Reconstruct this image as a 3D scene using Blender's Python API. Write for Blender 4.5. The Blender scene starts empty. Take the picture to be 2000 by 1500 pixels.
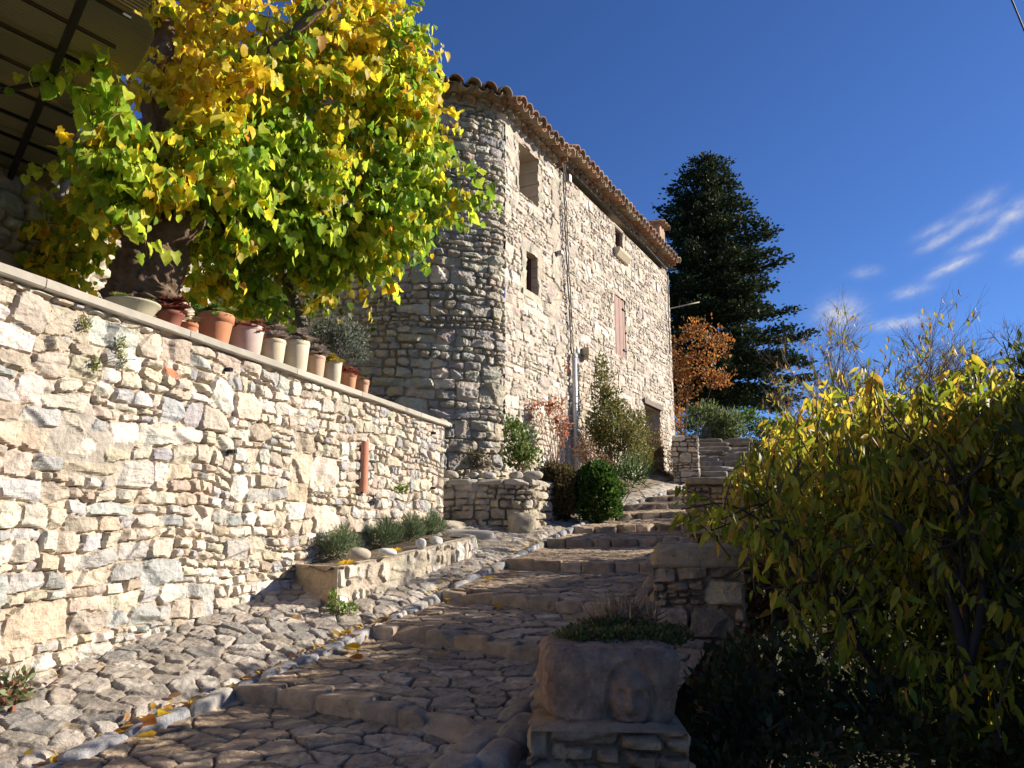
import bpy, math, random
import numpy as np
from mathutils import Vector

# ------------------------------------------------------------------ camera, sky, sun, exposure
EYE = 1.42
PITCH = math.atan(290 / 1480)
SUN_AZ, SUN_EL = 76.0, 24.0
sc = bpy.context.scene
cam_d = bpy.data.cameras.new("camera")
cam = bpy.data.objects.new("camera", cam_d)
sc.collection.objects.link(cam)
cam.location = (0, 0, EYE)
cam.rotation_euler = (math.pi / 2 + PITCH, 0, 0)
cam_d.sensor_width = 36
cam_d.lens = 1480 / 2000 * 36
cam_d.clip_start = 0.05
cam_d.clip_end = 5000
sc.camera = cam

world = bpy.data.worlds.new("World")
sc.world = world
world.use_nodes = True
wt = world.node_tree
wt.nodes.clear()
wo = wt.nodes.new("ShaderNodeOutputWorld")
bg = wt.nodes.new("ShaderNodeBackground")
sky = wt.nodes.new("ShaderNodeTexSky")
sky.sky_type = 'NISHITA'
sky.sun_disc = False
sky.sun_elevation = math.radians(SUN_EL)
sky.sun_rotation = math.radians(SUN_AZ)
sky.altitude = 600
sky.air_density = 0.9
sky.dust_density = 0.25
sky.ozone_density = 4.5
bg.inputs[1].default_value = 0.058


def cloud_nodes():
    nt = wt
    tc = nt.nodes.new("ShaderNodeTexCoord")
    sep = nt.nodes.new("ShaderNodeSeparateXYZ")
    nt.links.new(tc.outputs["Generated"], sep.inputs[0])

    def M(op, a, b=None, c=None):
        n = nt.nodes.new("ShaderNodeMath")
        n.operation = op
        for i, v in enumerate((a, b, c)):
            if v is None:
                continue
            if isinstance(v, (int, float)):
                n.inputs[i].default_value = v
            else:
                nt.links.new(v, n.inputs[i])
        return n.outputs[0]
    az = M('ARCTAN2', sep.outputs[0], sep.outputs[1])
    el = M('ARCSINE', sep.outputs[2])
    total = None
    # (azimuth, elevation, half width, half height) in radians, tilt, strength
    puffs = [(0.422, 0.262, .022, .016, 0.0, 1.05), (0.488, 0.243, .030, .006, 0.05, .8), (0.548, 0.300, .022, .006, 0.3, .9), (0.503, 0.278, .018, .006, 0.1, .6),
             (0.455, 0.308, .014, .006, 0.0, .45), (0.575, 0.346, .026, .006, 0.3, .5), (0.577, 0.323, .022, .006, 0.25, .55), (0.614, 0.345, .02, .010, 0.45, .7),
             (0.535, 0.33, .018, .006, 0.3, .6), (0.535, 0.345, .02, .006, 0.3, .4), (0.62, 0.30, .012, .008, .1, .7), (.585, .365, .02, .008, .3, .4)]
    for (a0, e0, wa, he, tilt, st) in puffs:
        da = M('SUBTRACT', az, a0)
        de = M('SUBTRACT', M('SUBTRACT', el, e0), M('MULTIPLY', da, tilt))
        q = M('ADD', M('POWER', M('ABSOLUTE', M('DIVIDE', da, wa)), 2.0), M('POWER', M('ABSOLUTE', M('DIVIDE', de, he)), 2.0))
        v = M('MULTIPLY', M('POWER', 2.718, M('MULTIPLY', q, -1.0)), st)
        total = v if total is None else M('ADD', total, v)
    comb = nt.nodes.new("ShaderNodeCombineXYZ")
    nt.links.new(M('MULTIPLY', az, 60.0), comb.inputs[0])
    nt.links.new(M('MULTIPLY', M('SUBTRACT', el, M('MULTIPLY', az, 0.3)), 105.0), comb.inputs[1])
    nz = nt.nodes.new("ShaderNodeTexNoise")
    nz.inputs["Scale"].default_value = 1.0
    nz.inputs["Detail"].default_value = 7
    nz.inputs["Roughness"].default_value = 0.6
    nt.links.new(comb.outputs[0], nz.inputs["Vector"])
    f = M('MULTIPLY', total, M('MULTIPLY', M('SUBTRACT', nz.outputs[0], 0.22), 2.3))
    n = nt.nodes.new("ShaderNodeClamp")
    n.inputs[2].default_value = .72
    nt.links.new(f, n.inputs[0])
    return n.outputs[0]


cf = cloud_nodes()
mixw = wt.nodes.new("ShaderNodeMix")
mixw.data_type = 'RGBA'
wt.links.new(cf, mixw.inputs[0])
tint = wt.nodes.new("ShaderNodeVectorMath")
tint.operation = 'MULTIPLY'
tint.inputs[1].default_value = (0.60, 0.80, 1.16)     # a deep, clear mountain-air blue
wt.links.new(sky.outputs[0], tint.inputs[0])
wt.links.new(tint.outputs[0], mixw.inputs[6])
mixw.inputs[7].default_value = (6.2, 6.3, 6.9, 1)
wt.links.new(mixw.outputs[2], bg.inputs[0])
wt.links.new(bg.outputs[0], wo.inputs[0])

sun_d = bpy.data.lights.new("sun", 'SUN')
sun_d.energy = 5.0
sun_d.angle = math.radians(0.5)
sun_d.color = (1.0, 0.91, 0.78)
sun = bpy.data.objects.new("sun", sun_d)
sc.collection.objects.link(sun)
_a, _e = math.radians(SUN_AZ), math.radians(SUN_EL)
SUNV = Vector((math.sin(_a) * math.cos(_e), math.cos(_a) * math.cos(_e), math.sin(_e)))
sun.rotation_euler = SUNV.to_track_quat('Z', 'Y').to_euler()
sun.location = SUNV * 60

sc.view_settings.view_transform = 'Standard'
sc.view_settings.look = 'None'
sc.view_settings.gamma = 1
sc.view_settings.exposure = 1.0
sc.render.engine = 'CYCLES'
sc.cycles.max_bounces = 6
sc.cycles.transparent_max_bounces = 6
sc.cycles.use_denoising = True

# ------------------------------------------------------------------ helpers
rng = np.random.default_rng(7)
C = sc.collection


def ray(u, v):
    a = (u - 1000) / 1480
    b = (750 - v) / 1480
    return np.array([a, math.cos(PITCH) - b * math.sin(PITCH), math.sin(PITCH) + b * math.cos(PITCH)])


def at(u, v, y):
    """World point seen at photo point (u, v) at the distance y ahead."""
    r = ray(u, v)
    p = r * (y / r[1])
    return np.array([p[0], p[1], p[2] + EYE])


def G(y):
    """Mean height of the sloping lane."""
    return 0.15 * np.asarray(y, float)


def _hash(ix, iy, iz, seed):
    h = (ix.astype(np.int64) * 374761393 + iy.astype(np.int64) * 668265263 + iz.astype(np.int64) * 2147483647 + seed * 974711) & 0xFFFFFFFF
    h = ((h ^ (h >> 13)) * 1274126177) & 0xFFFFFFFF
    h = ((h ^ (h >> 16)) * 2246822519) & 0xFFFFFFFF
    return ((h ^ (h >> 15)) & 0xFFFFFF) / float(0xFFFFFF)


def noise2(x, y, seed=0):
    x = np.asarray(x, float); y = np.asarray(y, float)
    ix = np.floor(x); iy = np.floor(y)
    fx = x - ix; fy = y - iy
    fx = fx * fx * (3 - 2 * fx); fy = fy * fy * (3 - 2 * fy)
    z = np.zeros_like(ix)
    a = _hash(ix, iy, z, seed); b = _hash(ix + 1, iy, z, seed)
    c = _hash(ix, iy + 1, z, seed); d = _hash(ix + 1, iy + 1, z, seed)
    return (a * (1 - fx) + b * fx) * (1 - fy) + (c * (1 - fx) + d * fx) * fy


def fbm2(x, y, seed=0, octv=4, gain=.5):
    s = 0; a = 1; t = 0
    for k in range(octv):
        s = s + a * (noise2(x, y, seed + 17 * k) - .5)
        t += a; a *= gain
        x = x * 2.03 + 11.3; y = y * 2.03 + 5.7
    return s / t * 2


def noise3(p, seed=0):
    i = np.floor(p); f = p - i
    f = f * f * (3 - 2 * f)
    out = 0
    for dx in (0, 1):
        for dy in (0, 1):
            for dz in (0, 1):
                w = (f[:, 0] if dx else 1 - f[:, 0]) * (f[:, 1] if dy else 1 - f[:, 1]) * (f[:, 2] if dz else 1 - f[:, 2])
                out = out + w * _hash(i[:, 0] + dx, i[:, 1] + dy, i[:, 2] + dz, seed)
    return out - .5


class MB:
    """Collects pieces and builds ONE mesh object."""
    def __init__(s):
        s.V = []; s.Q = []; s.T = []; s.C = []; s.n = 0

    def add(s, V, Q=None, T=None, col=(.5, .5, .5)):
        V = np.asarray(V, float).reshape(-1, 3)
        if Q is not None and len(Q):
            s.Q.append(np.asarray(Q, np.int64).reshape(-1, 4) + s.n)
        if T is not None and len(T):
            s.T.append(np.asarray(T, np.int64).reshape(-1, 3) + s.n)
        col = np.asarray(col, float)
        if col.ndim == 1:
            col = np.tile(col, (len(V), 1))
        s.V.append(V); s.C.append(col); s.n += len(V)

    def box(s, c, d, rz=0., col=(.5, .5, .5), rx=0., ry=0.):
        c = np.asarray(c, float); d = np.asarray(d, float) / 2
        v = np.array([[x, y, z] for x in (-1, 1) for y in (-1, 1) for z in (-1, 1)], float) * d
        v = v @ rotm(rx, ry, rz).T + c
        s.add(v, [[0, 1, 3, 2], [4, 6, 7, 5], [0, 4, 5, 1], [2, 3, 7, 6], [0, 2, 6, 4], [1, 5, 7, 3]], col=col)

    def build(s, name, mat, parent=None, smooth=True):
        me = bpy.data.meshes.new(name)
        V = np.concatenate(s.V); Cc = np.concatenate(s.C)
        me.vertices.add(len(V))
        me.vertices.foreach_set("co", V.astype(np.float32).ravel())
        Q = np.concatenate(s.Q) if s.Q else np.zeros((0, 4), np.int64)
        T = np.concatenate(s.T) if s.T else np.zeros((0, 3), np.int64)
        nl = Q.size + T.size
        me.loops.add(nl)
        me.loops.foreach_set("vertex_index", np.concatenate([Q.ravel(), T.ravel()]).astype(np.int32))
        me.polygons.add(len(Q) + len(T))
        st = np.concatenate([np.arange(len(Q)) * 4, Q.size + np.arange(len(T)) * 3]).astype(np.int32)
        me.polygons.foreach_set("loop_start", st)
        me.polygons.foreach_set("use_smooth", np.full(len(st), bool(smooth)))
        me.update(calc_edges=True)
        me.validate()
        at_ = me.color_attributes.new("Col", 'FLOAT_COLOR', 'POINT')
        rgba = np.ones((len(V), 4), np.float32)
        rgba[:, :3] = np.clip(Cc, 0, 1)
        at_.data.foreach_set("color", rgba.ravel())
        me.materials.append(mat)
        o = bpy.data.objects.new(name, me)
        C.objects.link(o)
        if parent is not None:
            o.parent = parent
            o.matrix_parent_inverse = parent.matrix_world.inverted()
        return o


def rotm(rx, ry, rz):
    cx, sx, cy, sy, cz, sz = math.cos(rx), math.sin(rx), math.cos(ry), math.sin(ry), math.cos(rz), math.sin(rz)
    return np.array([[cz, -sz, 0], [sz, cz, 0], [0, 0, 1]]) @ np.array([[cy, 0, sy], [0, 1, 0], [-sy, 0, cy]]) @ np.array([[1, 0, 0], [0, cx, -sx], [0, sx, cx]])


def tag(o, label=None, cat=None, group=None, kind=None):
    if label: o["label"] = label
    if cat: o["category"] = cat
    if group: o["group"] = group
    if kind: o["kind"] = kind
    return o


def thing(name, label, cat, loc, group=None):
    o = bpy.data.objects.new(name, None)
    o.empty_display_size = .2
    o.location = [float(x) for x in loc]
    C.objects.link(o)
    bpy.context.view_layer.update()
    return tag(o, label, cat, group)


def grid_quads(nu, nv, keep=None):
    i, j = np.meshgrid(np.arange(nu - 1), np.arange(nv - 1))
    a = (j * nu + i)
    q = np.stack([a, a + 1, a + nu + 1, a + nu], -1).reshape(-1, 4)
    if keep is not None:
        q = q[keep.ravel()]
    return q


def tube(mb, pts, rad, n=6, col=(.1, .07, .05), rough=0., seed=0, cap=True, ridge=0.):
    pts = np.asarray(pts, float)
    rad = np.broadcast_to(np.asarray(rad, float), (len(pts),))
    t = np.gradient(pts, axis=0)
    t /= np.linalg.norm(t, axis=1, keepdims=True) + 1e-9
    up = np.array([0, 0, 1.]) if abs(t[0, 2]) < .9 else np.array([1., 0, 0])
    V = []
    for k in range(len(pts)):
        a = np.cross(t[k], up); a /= np.linalg.norm(a) + 1e-9
        b = np.cross(a, t[k])
        up = b if abs(np.dot(b, t[k])) < .9 else up
        ang = np.arange(n) / n * 2 * math.pi
        r = rad[k] * np.ones(n)
        if rough:
            r = r * (1 + rough * fbm2(np.cos(ang) * 2 + 9, np.sin(ang) * 2 + k * .35, seed, 3))
        if ridge:
            r = r * (1 - ridge * np.abs(fbm2(ang * 4.5 + .35 * math.sin(k * .11), np.full(n, k * .055) + np.cos(ang), seed + 3, 3)) + .3 * ridge * fbm2(ang * 3, np.full(n, k * .5), seed + 4, 2))
        V.append(pts[k] + np.outer(np.cos(ang) * r, a) + np.outer(np.sin(ang) * r, b))
    V = np.concatenate(V)
    q = []
    for k in range(len(pts) - 1):
        for j in range(n):
            q.append([k * n + j, k * n + (j + 1) % n, (k + 1) * n + (j + 1) % n, (k + 1) * n + j])
    T = []
    if cap:
        V = np.concatenate([V, pts[:1], pts[-1:]])
        c0, c1, l = len(V) - 2, len(V) - 1, (len(pts) - 1) * n
        for j in range(n):
            T.append([c0, (j + 1) % n, j]); T.append([c1, l + j, l + (j + 1) % n])
    mb.add(V, q, T, col)


_tmpl = {}


def cube_tmpl(n):
    if n in _tmpl:
        return _tmpl[n]
    idx = {}; V = []; Q = []

    def vid(p):
        k = tuple(int(round(x)) for x in p)
        if k not in idx:
            idx[k] = len(V); V.append([2 * x / n - 1 for x in k])
        return idx[k]
    for ax in range(3):
        for sgn in (0, n):
            for i in range(n):
                for j in range(n):
                    cs = []
                    for (di, dj) in ((0, 0), (1, 0), (1, 1), (0, 1)):
                        p = [0, 0, 0]; p[ax] = sgn; p[(ax + 1) % 3] = i + di; p[(ax + 2) % 3] = j + dj
                        cs.append(vid(p))
                    Q.append(cs if sgn else cs[::-1])
    _tmpl[n] = (np.array(V, float), np.array(Q))
    return _tmpl[n]


def rock(mb, c, d, R=None, n=6, k=5., rough=.12, seed=0, col=(.4, .36, .3), colvar=0.):
    """A rounded irregular stone of full size d."""
    V, Q = cube_tmpl(n)
    V = V / (np.sum(np.abs(V) ** k, 1) ** (1 / k))[:, None]
    d = np.asarray(d, float)
    s = noise3(V * 1.3 + seed * 7.13, seed) * 1.2 + noise3(V * 3.1 + seed, seed + 5) * .6
    s = s - .5 * np.abs(noise3(V * 5.5 + seed, seed + 9)) * (n > 9) + .35 * noise3(V * 11 + seed, seed + 11) * (n > 9)
    V = V * (1 + rough * s)[:, None]
    # a random slanted cut or two
    r = np.random.default_rng(seed)
    for _ in range(3):
        nn = r.normal(size=3); nn /= np.linalg.norm(nn)
        lim = r.uniform(.75, 1.05)
        e = np.maximum(V @ nn - lim, 0)
        V = V - np.outer(e * .8, nn)
    V = V * d / 2
    if R is not None:
        V = V @ R.T
    mb.add(V + np.asarray(c, float), Q, col=col)


# ------------------------------------------------------------------ materials
def new_mat(name):
    m = bpy.data.materials.new(name)
    m.use_nodes = True
    nt = m.node_tree
    return m, nt, nt.nodes["Principled BSDF"], nt.nodes["Material Output"]


def nd(nt, t, **kw):
    n = nt.nodes.new(t)
    for k, v in kw.items():
        if k in n.inputs:
            n.inputs[k].default_value = v
        else:
            setattr(n, k, v)
    return n


def stone_mat(name, rough=.92, b1=(45, .5, .012), b2=(220, .35, .004), var=.35, stain=(.10, .095, .09), stain_amt=.0, scale2=9.):
    m, nt, p, out = new_mat(name)
    at_ = nd(nt, "ShaderNodeAttribute", attribute_name="Col")
    tc = nd(nt, "ShaderNodeTexCoord")
    n1 = nd(nt, "ShaderNodeTexNoise", Scale=scale2, Detail=8, Roughness=.65)
    nt.links.new(tc.outputs["Object"], n1.inputs["Vector"])
    r1 = nd(nt, "ShaderNodeMapRange")
    r1.inputs[1].default_value = .25; r1.inputs[2].default_value = .75
    r1.inputs[3].default_value = 1 - var; r1.inputs[4].default_value = 1 + var * .6
    nt.links.new(n1.outputs[0], r1.inputs[0])
    mul = nd(nt, "ShaderNodeVectorMath", operation='SCALE')
    nt.links.new(at_.outputs["Color"], mul.inputs[0]); nt.links.new(r1.outputs[0], mul.inputs["Scale"])
    n2 = nd(nt, "ShaderNodeTexNoise", Scale=2.2 * scale2, Detail=6, Roughness=.7)
    nt.links.new(tc.outputs["Object"], n2.inputs["Vector"])
    r2 = nd(nt, "ShaderNodeMapRange")
    r2.inputs[1].default_value = .56; r2.inputs[2].default_value = .70
    r2.inputs[3].default_value = 0; r2.inputs[4].default_value = stain_amt
    nt.links.new(n2.outputs[0], r2.inputs[0])
    mx = nd(nt, "ShaderNodeMix", data_type='RGBA')
    nt.links.new(r2.outputs[0], mx.inputs[0]); nt.links.new(mul.outputs[0], mx.inputs[6])
    mx.inputs[7].default_value = (*stain, 1)
    nt.links.new(mx.outputs[2], p.inputs["Base Color"])
    p.inputs["Roughness"].default_value = rough
    p.inputs["Specular IOR Level"].default_value = .25
    prev = None
    for (s, st, dist) in (b1, b2):
        nn = nd(nt, "ShaderNodeTexNoise", Scale=s, Detail=6, Roughness=.65)
        nt.links.new(tc.outputs["Object"], nn.inputs["Vector"])
        bp = nd(nt, "ShaderNodeBump", Strength=st, Distance=dist)
        nt.links.new(nn.outputs[0], bp.inputs["Height"])
        if prev is not None:
            nt.links.new(prev, bp.inputs["Normal"])
        prev = bp.outputs[0]
    nt.links.new(prev, p.inputs["Normal"])
    return m


def leaf_mat(name, trans=.45, rough=.42, spec=.4, boost=1.3):
    m, nt, p, out = new_mat(name)
    at_ = nd(nt, "ShaderNodeAttribute", attribute_name="Col")
    tc = nd(nt, "ShaderNodeTexCoord")
    n1 = nd(nt, "ShaderNodeTexNoise", Scale=25, Detail=3)
    nt.links.new(tc.outputs["Object"], n1.inputs["Vector"])
    r1 = nd(nt, "ShaderNodeMapRange")
    r1.inputs[1].default_value = .3; r1.inputs[2].default_value = .7; r1.inputs[3].default_value = .75; r1.inputs[4].default_value = 1.2
    nt.links.new(n1.outputs[0], r1.inputs[0])
    mul = nd(nt, "ShaderNodeVectorMath", operation='SCALE')
    nt.links.new(at_.outputs["Color"], mul.inputs[0]); nt.links.new(r1.outputs[0], mul.inputs["Scale"])
    nt.links.new(mul.outputs[0], p.inputs["Base Color"])
    p.inputs["Roughness"].default_value = rough
    p.inputs["Specular IOR Level"].default_value = spec
    tr = nd(nt, "ShaderNodeBsdfTranslucent")
    m2 = nd(nt, "ShaderNodeVectorMath", operation='SCALE')
    m2.inputs["Scale"].default_value = boost
    nt.links.new(mul.outputs[0], m2.inputs[0]); nt.links.new(m2.outputs[0], tr.inputs["Color"])
    ms = nd(nt, "ShaderNodeMixShader")
    ms.inputs[0].default_value = trans
    nt.links.new(p.outputs[0], ms.inputs[1]); nt.links.new(tr.outputs[0], ms.inputs[2])
    nt.links.new(ms.outputs[0], out.inputs["Surface"])
    return m


def plain_mat(name, col=None, rough=.6, metal=0., spec=.4, bump=None, var=.15, scale=8.):
    """Vertex colour, or a flat colour when col is given, with a little uneven wear."""
    m, nt, p, out = new_mat(name)
    tc = nd(nt, "ShaderNodeTexCoord")
    n1 = nd(nt, "ShaderNodeTexNoise", Scale=scale, Detail=6, Roughness=.6)
    nt.links.new(tc.outputs["Object"], n1.inputs["Vector"])
    r1 = nd(nt, "ShaderNodeMapRange")
    r1.inputs[1].default_value = .3; r1.inputs[2].default_value = .7
    r1.inputs[3].default_value = 1 - var; r1.inputs[4].default_value = 1 + var
    nt.links.new(n1.outputs[0], r1.inputs[0])
    mul = nd(nt, "ShaderNodeVectorMath", operation='SCALE')
    if col is None:
        at_ = nd(nt, "ShaderNodeAttribute", attribute_name="Col")
        nt.links.new(at_.outputs["Color"], mul.inputs[0])
    else:
        mul.inputs[0].default_value = col
    nt.links.new(r1.outputs[0], mul.inputs["Scale"])
    nt.links.new(mul.outputs[0], p.inputs["Base Color"])
    p.inputs["Roughness"].default_value = rough
    p.inputs["Metallic"].default_value = metal
    p.inputs["Specular IOR Level"].default_value = spec
    if bump:
        nn = nd(nt, "ShaderNodeTexNoise", Scale=bump[0], Detail=5)
        nt.links.new(tc.outputs["Object"], nn.inputs["Vector"])
        bp = nd(nt, "ShaderNodeBump", Strength=bump[1], Distance=bump[2])
        nt.links.new(nn.outputs[0], bp.inputs["Height"])
        nt.links.new(bp.outputs[0], p.inputs["Normal"])
    return m


M_wall = stone_mat("limestone_rubble", b1=(34, .85, .016), b2=(150, .7, .006), var=.32, stain=(.20, .18, .15), stain_amt=.45)
M_house = stone_mat("house_limestone", b1=(26, .85, .02), b2=(90, .7, .008), var=.34, stain=(.22, .19, .16), stain_amt=.35, scale2=6)
M_path = stone_mat("worn_paving", rough=.85, b1=(36, .8, .014), b2=(140, .7, .006), var=.5, stain=(.10, .09, .08), stain_amt=.55)
M_pier = stone_mat("mossy_stone", b1=(40, .8, .016), b2=(150, .7, .006), var=.5, stain=(.09, .07, .04), stain_amt=.6)
M_ash = stone_mat("dressed_stone", b1=(60, .3, .006), b2=(250, .3, .002), var=.15, stain=(.3, .26, .2), stain_amt=.3)
M_tile = stone_mat("roof_terracotta", rough=.9, b1=(40, .4, .008), b2=(150, .3, .003), var=.4, stain=(.10, .085, .07), stain_amt=.6, scale2=4)
M_soil = stone_mat("soil", b1=(30, .9, .03), b2=(140, .7, .01), var=.5)
M_bark = stone_mat("bark", b1=(22, .9, .03), b2=(90, .6, .01), var=.5)
M_twig = plain_mat("twig_bark", rough=.85, var=.25)
M_leaf = leaf_mat("mulberry_leaf", trans=.58, rough=.48, spec=.25, boost=1.35)
M_leaf2 = leaf_mat("shrub_leaf", trans=.5, rough=.5, spec=.3)
M_fol = leaf_mat("small_foliage", trans=.3, rough=.6, spec=.25)
M_con = leaf_mat("conifer_foliage", trans=.12, rough=.7, spec=.15)
M_pot = plain_mat("pottery", rough=.8, var=.12, scale=14, bump=(70, .2, .004))
M_glass = plain_mat("dark_glass", (.012, .012, .014), rough=.12, spec=.6, var=.0)
M_wood = plain_mat("painted_wood", rough=.7, var=.14, scale=6, bump=(40, .3, .003))
M_metal = plain_mat("grey_metal", rough=.45, metal=.3, var=.1)
M_black = plain_mat("black_rubber", (.02, .02, .022), rough=.6, var=.1)


# ------------------------------------------------------------------ rubble stonework
def layout(W, H, r, rh=(.2, .34), p_big=.3, sub=(2, 3), asp=(1.2, 2.6), big_asp=(.9, 1.9)):
    st = []
    v = -r.uniform(0, .1)
    while v < H:
        hh = r.uniform(*rh)
        u = -r.uniform(0, .3)
        while u < W:
            if r.random() < p_big:
                w = hh * r.uniform(*big_asp)
                st.append((u, u + w, v, v + hh))
            else:
                w = hh * r.uniform(1.3, 3.2)
                k = int(r.integers(sub[0], sub[1] + 1))
                cuts = np.sort(np.concatenate([[0, 1], (np.arange(1, k) + r.uniform(-.28, .28, k - 1)) / k]))
                for a, b in zip(cuts[:-1], cuts[1:]):
                    sh = (b - a) * hh
                    ns = max(1, int(round(w / (sh * r.uniform(*asp)))))
                    xs = np.concatenate([[0], np.cumsum(r.uniform(.6, 1.4, ns))]); xs /= xs[-1]
                    for x0, x1 in zip(xs[:-1], xs[1:]):
                        st.append((u + x0 * w, u + x1 * w, v + a * hh, v + b * hh))
            u += w
        v += hh
    return st


def stone_field(W, H, res, seed, pal, mortar=(.40, .34, .26), lay=None, gap=.008, prot=(.0, .035), joint=.035, soft=.012,
                warp=.03, patch=0., patch_h=-.004, facet=.22, extra=(), chinks=22, grit=1.):
    r = np.random.default_rng(seed)
    nu, nv = int(round(W / res)) + 1, int(round(H / res)) + 1
    us = np.linspace(0, W, nu); vs = np.linspace(0, H, nv)
    U, V = np.meshgrid(us, vs)
    Uw = U + warp * fbm2(U * 2.2, V * 2.2, seed + 1, 3) + .22 * warp * fbm2(U * 11, V * 11, seed + 2, 3)
    Vw = V + warp * 1.2 * fbm2(U * 1.6, V * 2.6, seed + 3, 3) + .22 * warp * fbm2(U * 11, V * 11, seed + 4, 3)
    fine = fbm2(U * 9, V * 9, seed + 5, 4, .6)
    fine2 = fbm2(U * 28, V * 34, seed + 6, 3, .6)
    rid = .45 - 1.6 * np.abs(fbm2(U * 8 + .4 * fine, V * 13, seed + 7, 4, .62))
    mort = -joint + .010 * fine + .008 * fine2
    pm = None
    if patch:
        pm = np.clip((fbm2(U * .9 + 3, V * .9, seed + 8, 4) - (1 - patch)) * 5, 0, 1)
        mort = mort * (1 - pm) + pm * (patch_h + .008 * fine + .006 * fine2)
    h = mort.copy()
    col = np.zeros((nv, nu, 3))
    mc = np.array(mortar)
    col[:] = mc * (1 + .22 * fine[..., None])
    if pm is not None:
        col[:] = col * (1 - pm[..., None]) + pm[..., None] * np.array([.40, .35, .29]) * (1 + .2 * fine[..., None])
    pal = [np.array(c) for c in pal]
    st = [(s, None) for s in (layout(W, H, r, **(lay or {})))] + [(s[:4], s[4]) for s in extra]
    if extra:
        st = [q for q in st if q[1] is not None or not any(
            (q[0][0] + q[0][1]) / 2 > e[0] and (q[0][0] + q[0][1]) / 2 < e[1] and (q[0][2] + q[0][3]) / 2 > e[2] and (q[0][2] + q[0][3]) / 2 < e[3] for e in extra)]
    nch = int(W * H * chinks)
    for _ in range(nch):
        cw = r.uniform(.03, .09); chh = cw * r.uniform(.4, .9); cu = r.uniform(0, W); cv = r.uniform(0, H)
        st.append(((cu, cu + cw, cv, cv + chh), 'chink'))
    m = warp * 1.6
    for (rect, cc) in st:
        chk = isinstance(cc, str)
        if chk:
            cc = None
        u0, u1, v0, v1 = rect
        i0 = max(0, int((u0 - m) / res)); i1 = min(nu, int((u1 + m) / res) + 2)
        j0 = max(0, int((v0 - m) / res)); j1 = min(nv, int((v1 + m) / res) + 2)
        if i1 - i0 < 2 or j1 - j0 < 2:
            continue
        w, hh = u1 - u0, v1 - v0
        mn = min(w, hh)
        g = gap * r.uniform(.4, 1.8)
        cx, cy = (u0 + u1) / 2, (v0 + v1) / 2
        X = Uw[j0:j1, i0:i1] - cx; Y = Vw[j0:j1, i0:i1] - cy
        jit = .085 if cc is None else .01
        d = None
        for (nx, ny, ext) in ((1, 0, w / 2), (-1, 0, w / 2), (0, 1, hh / 2), (0, -1, hh / 2)):
            a = r.normal(0, jit * (1.3 if ny == 0 else .8))
            ca, sa = math.cos(a), math.sin(a)
            q = ext - g - (X * (nx * ca - ny * sa) + Y * (nx * sa + ny * ca))
            d = q if d is None else np.minimum(d, q)
        for (sx, sy) in ((1, 1), (1, -1), (-1, 1), (-1, -1)):
            cut = mn * (r.uniform(.0, .38) * r.uniform(.3, 1) if cc is None else r.uniform(.01, .05))
            a = math.atan2(hh, w) * .0 + math.radians(r.uniform(30, 60))
            nx, ny = math.cos(a) * sx, math.sin(a) * sy
            q = (w / 2 - g) * abs(nx) + (hh / 2 - g) * abs(ny) - cut * .75 - (X * nx + Y * ny)
            d = np.minimum(d, q)
        ins = d > 0
        if not ins.any():
            continue
        hs = r.uniform(*prot) if not chk else -joint * r.uniform(.25, .7)
        face = hs + r.normal(0, facet * .25) * X + r.normal(0, facet * .45) * Y
        for _ in range(3):
            an = r.uniform(0, 2 * math.pi); sl = abs(r.normal(0, facet * 3.0)) + facet * .5
            off = mn * r.uniform(.05, .5)
            face = np.minimum(face, hs - sl * (X * math.cos(an) + Y * math.sin(an) * 1.3 - off))
        if cc is None and r.random() < .35:
            ly = noise2(X * 1.2 + r.uniform(0, 9), Y * r.uniform(28, 60) + X * r.normal(0, 4), int(r.integers(1e6))) - .5
            face = face + .016 * ly * (ly < .1)
        face = np.clip(face, -joint * .7, prot[1] * 1.6)
        rr = soft * r.uniform(.7, 1.6)
        base = -joint
        bev = base + np.maximum(d, 0) * r.uniform(4.0, 12.0) + .004
        hh_ = np.minimum(face, bev) + grit * (.0025 * fine[j0:j1, i0:i1] + .004 * fine2[j0:j1, i0:i1] + .009 * rid[j0:j1, i0:i1]) * (1 if cc is None else .3)
        rnd = .25 * soft
        hh_ = hh_ - rnd * np.exp(-np.maximum(d, 0) / rr)
        sub = h[j0:j1, i0:i1]
        win = ins & (hh_ > sub)
        sub[win] = hh_[win]
        c = pal[int(r.choice(len(pal)))] if cc is None else np.array(cc)
        c = c * r.uniform(.82, 1.14) * (1 + r.normal(0, .025, 3))
        cs = col[j0:j1, i0:i1]
        k = np.clip(d / .004, 0, 1)[..., None]
        newc = c * (1 + .10 * fine[j0:j1, i0:i1] + .08 * fine2[j0:j1, i0:i1])[..., None]
        mixc = cs * (1 - k) + newc * k
        cs[win] = mixc[win]
    return U, V, h, col


def stone_sheet(mb, mapf, W, H, res, seed, holes=(), fade=(1, 1), **kw):
    U, V, h, col = stone_field(W, H, res, seed, **kw)
    nv, nu = U.shape
    h = h * np.clip(np.minimum(np.minimum(U if fade[0] else U + 9, W - U if fade[1] else U + 9), np.minimum(V + .03, H - V)) / .022, 0, 1) ** .6
    P = mapf(U.ravel(), V.ravel(), h.ravel())
    keep = None
    if holes:
        um = (U[:-1, :-1] + U[1:, 1:]) / 2; vm = (V[:-1, :-1] + V[1:, 1:]) / 2
        keep = np.ones(um.shape, bool)
        for (a, b, c, d) in holes:
            keep &= ~((um > a) & (um < b) & (vm > c) & (vm < d))
    mb.add(P, grid_quads(nu, nv, keep), col=col.reshape(-1, 3))


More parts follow.
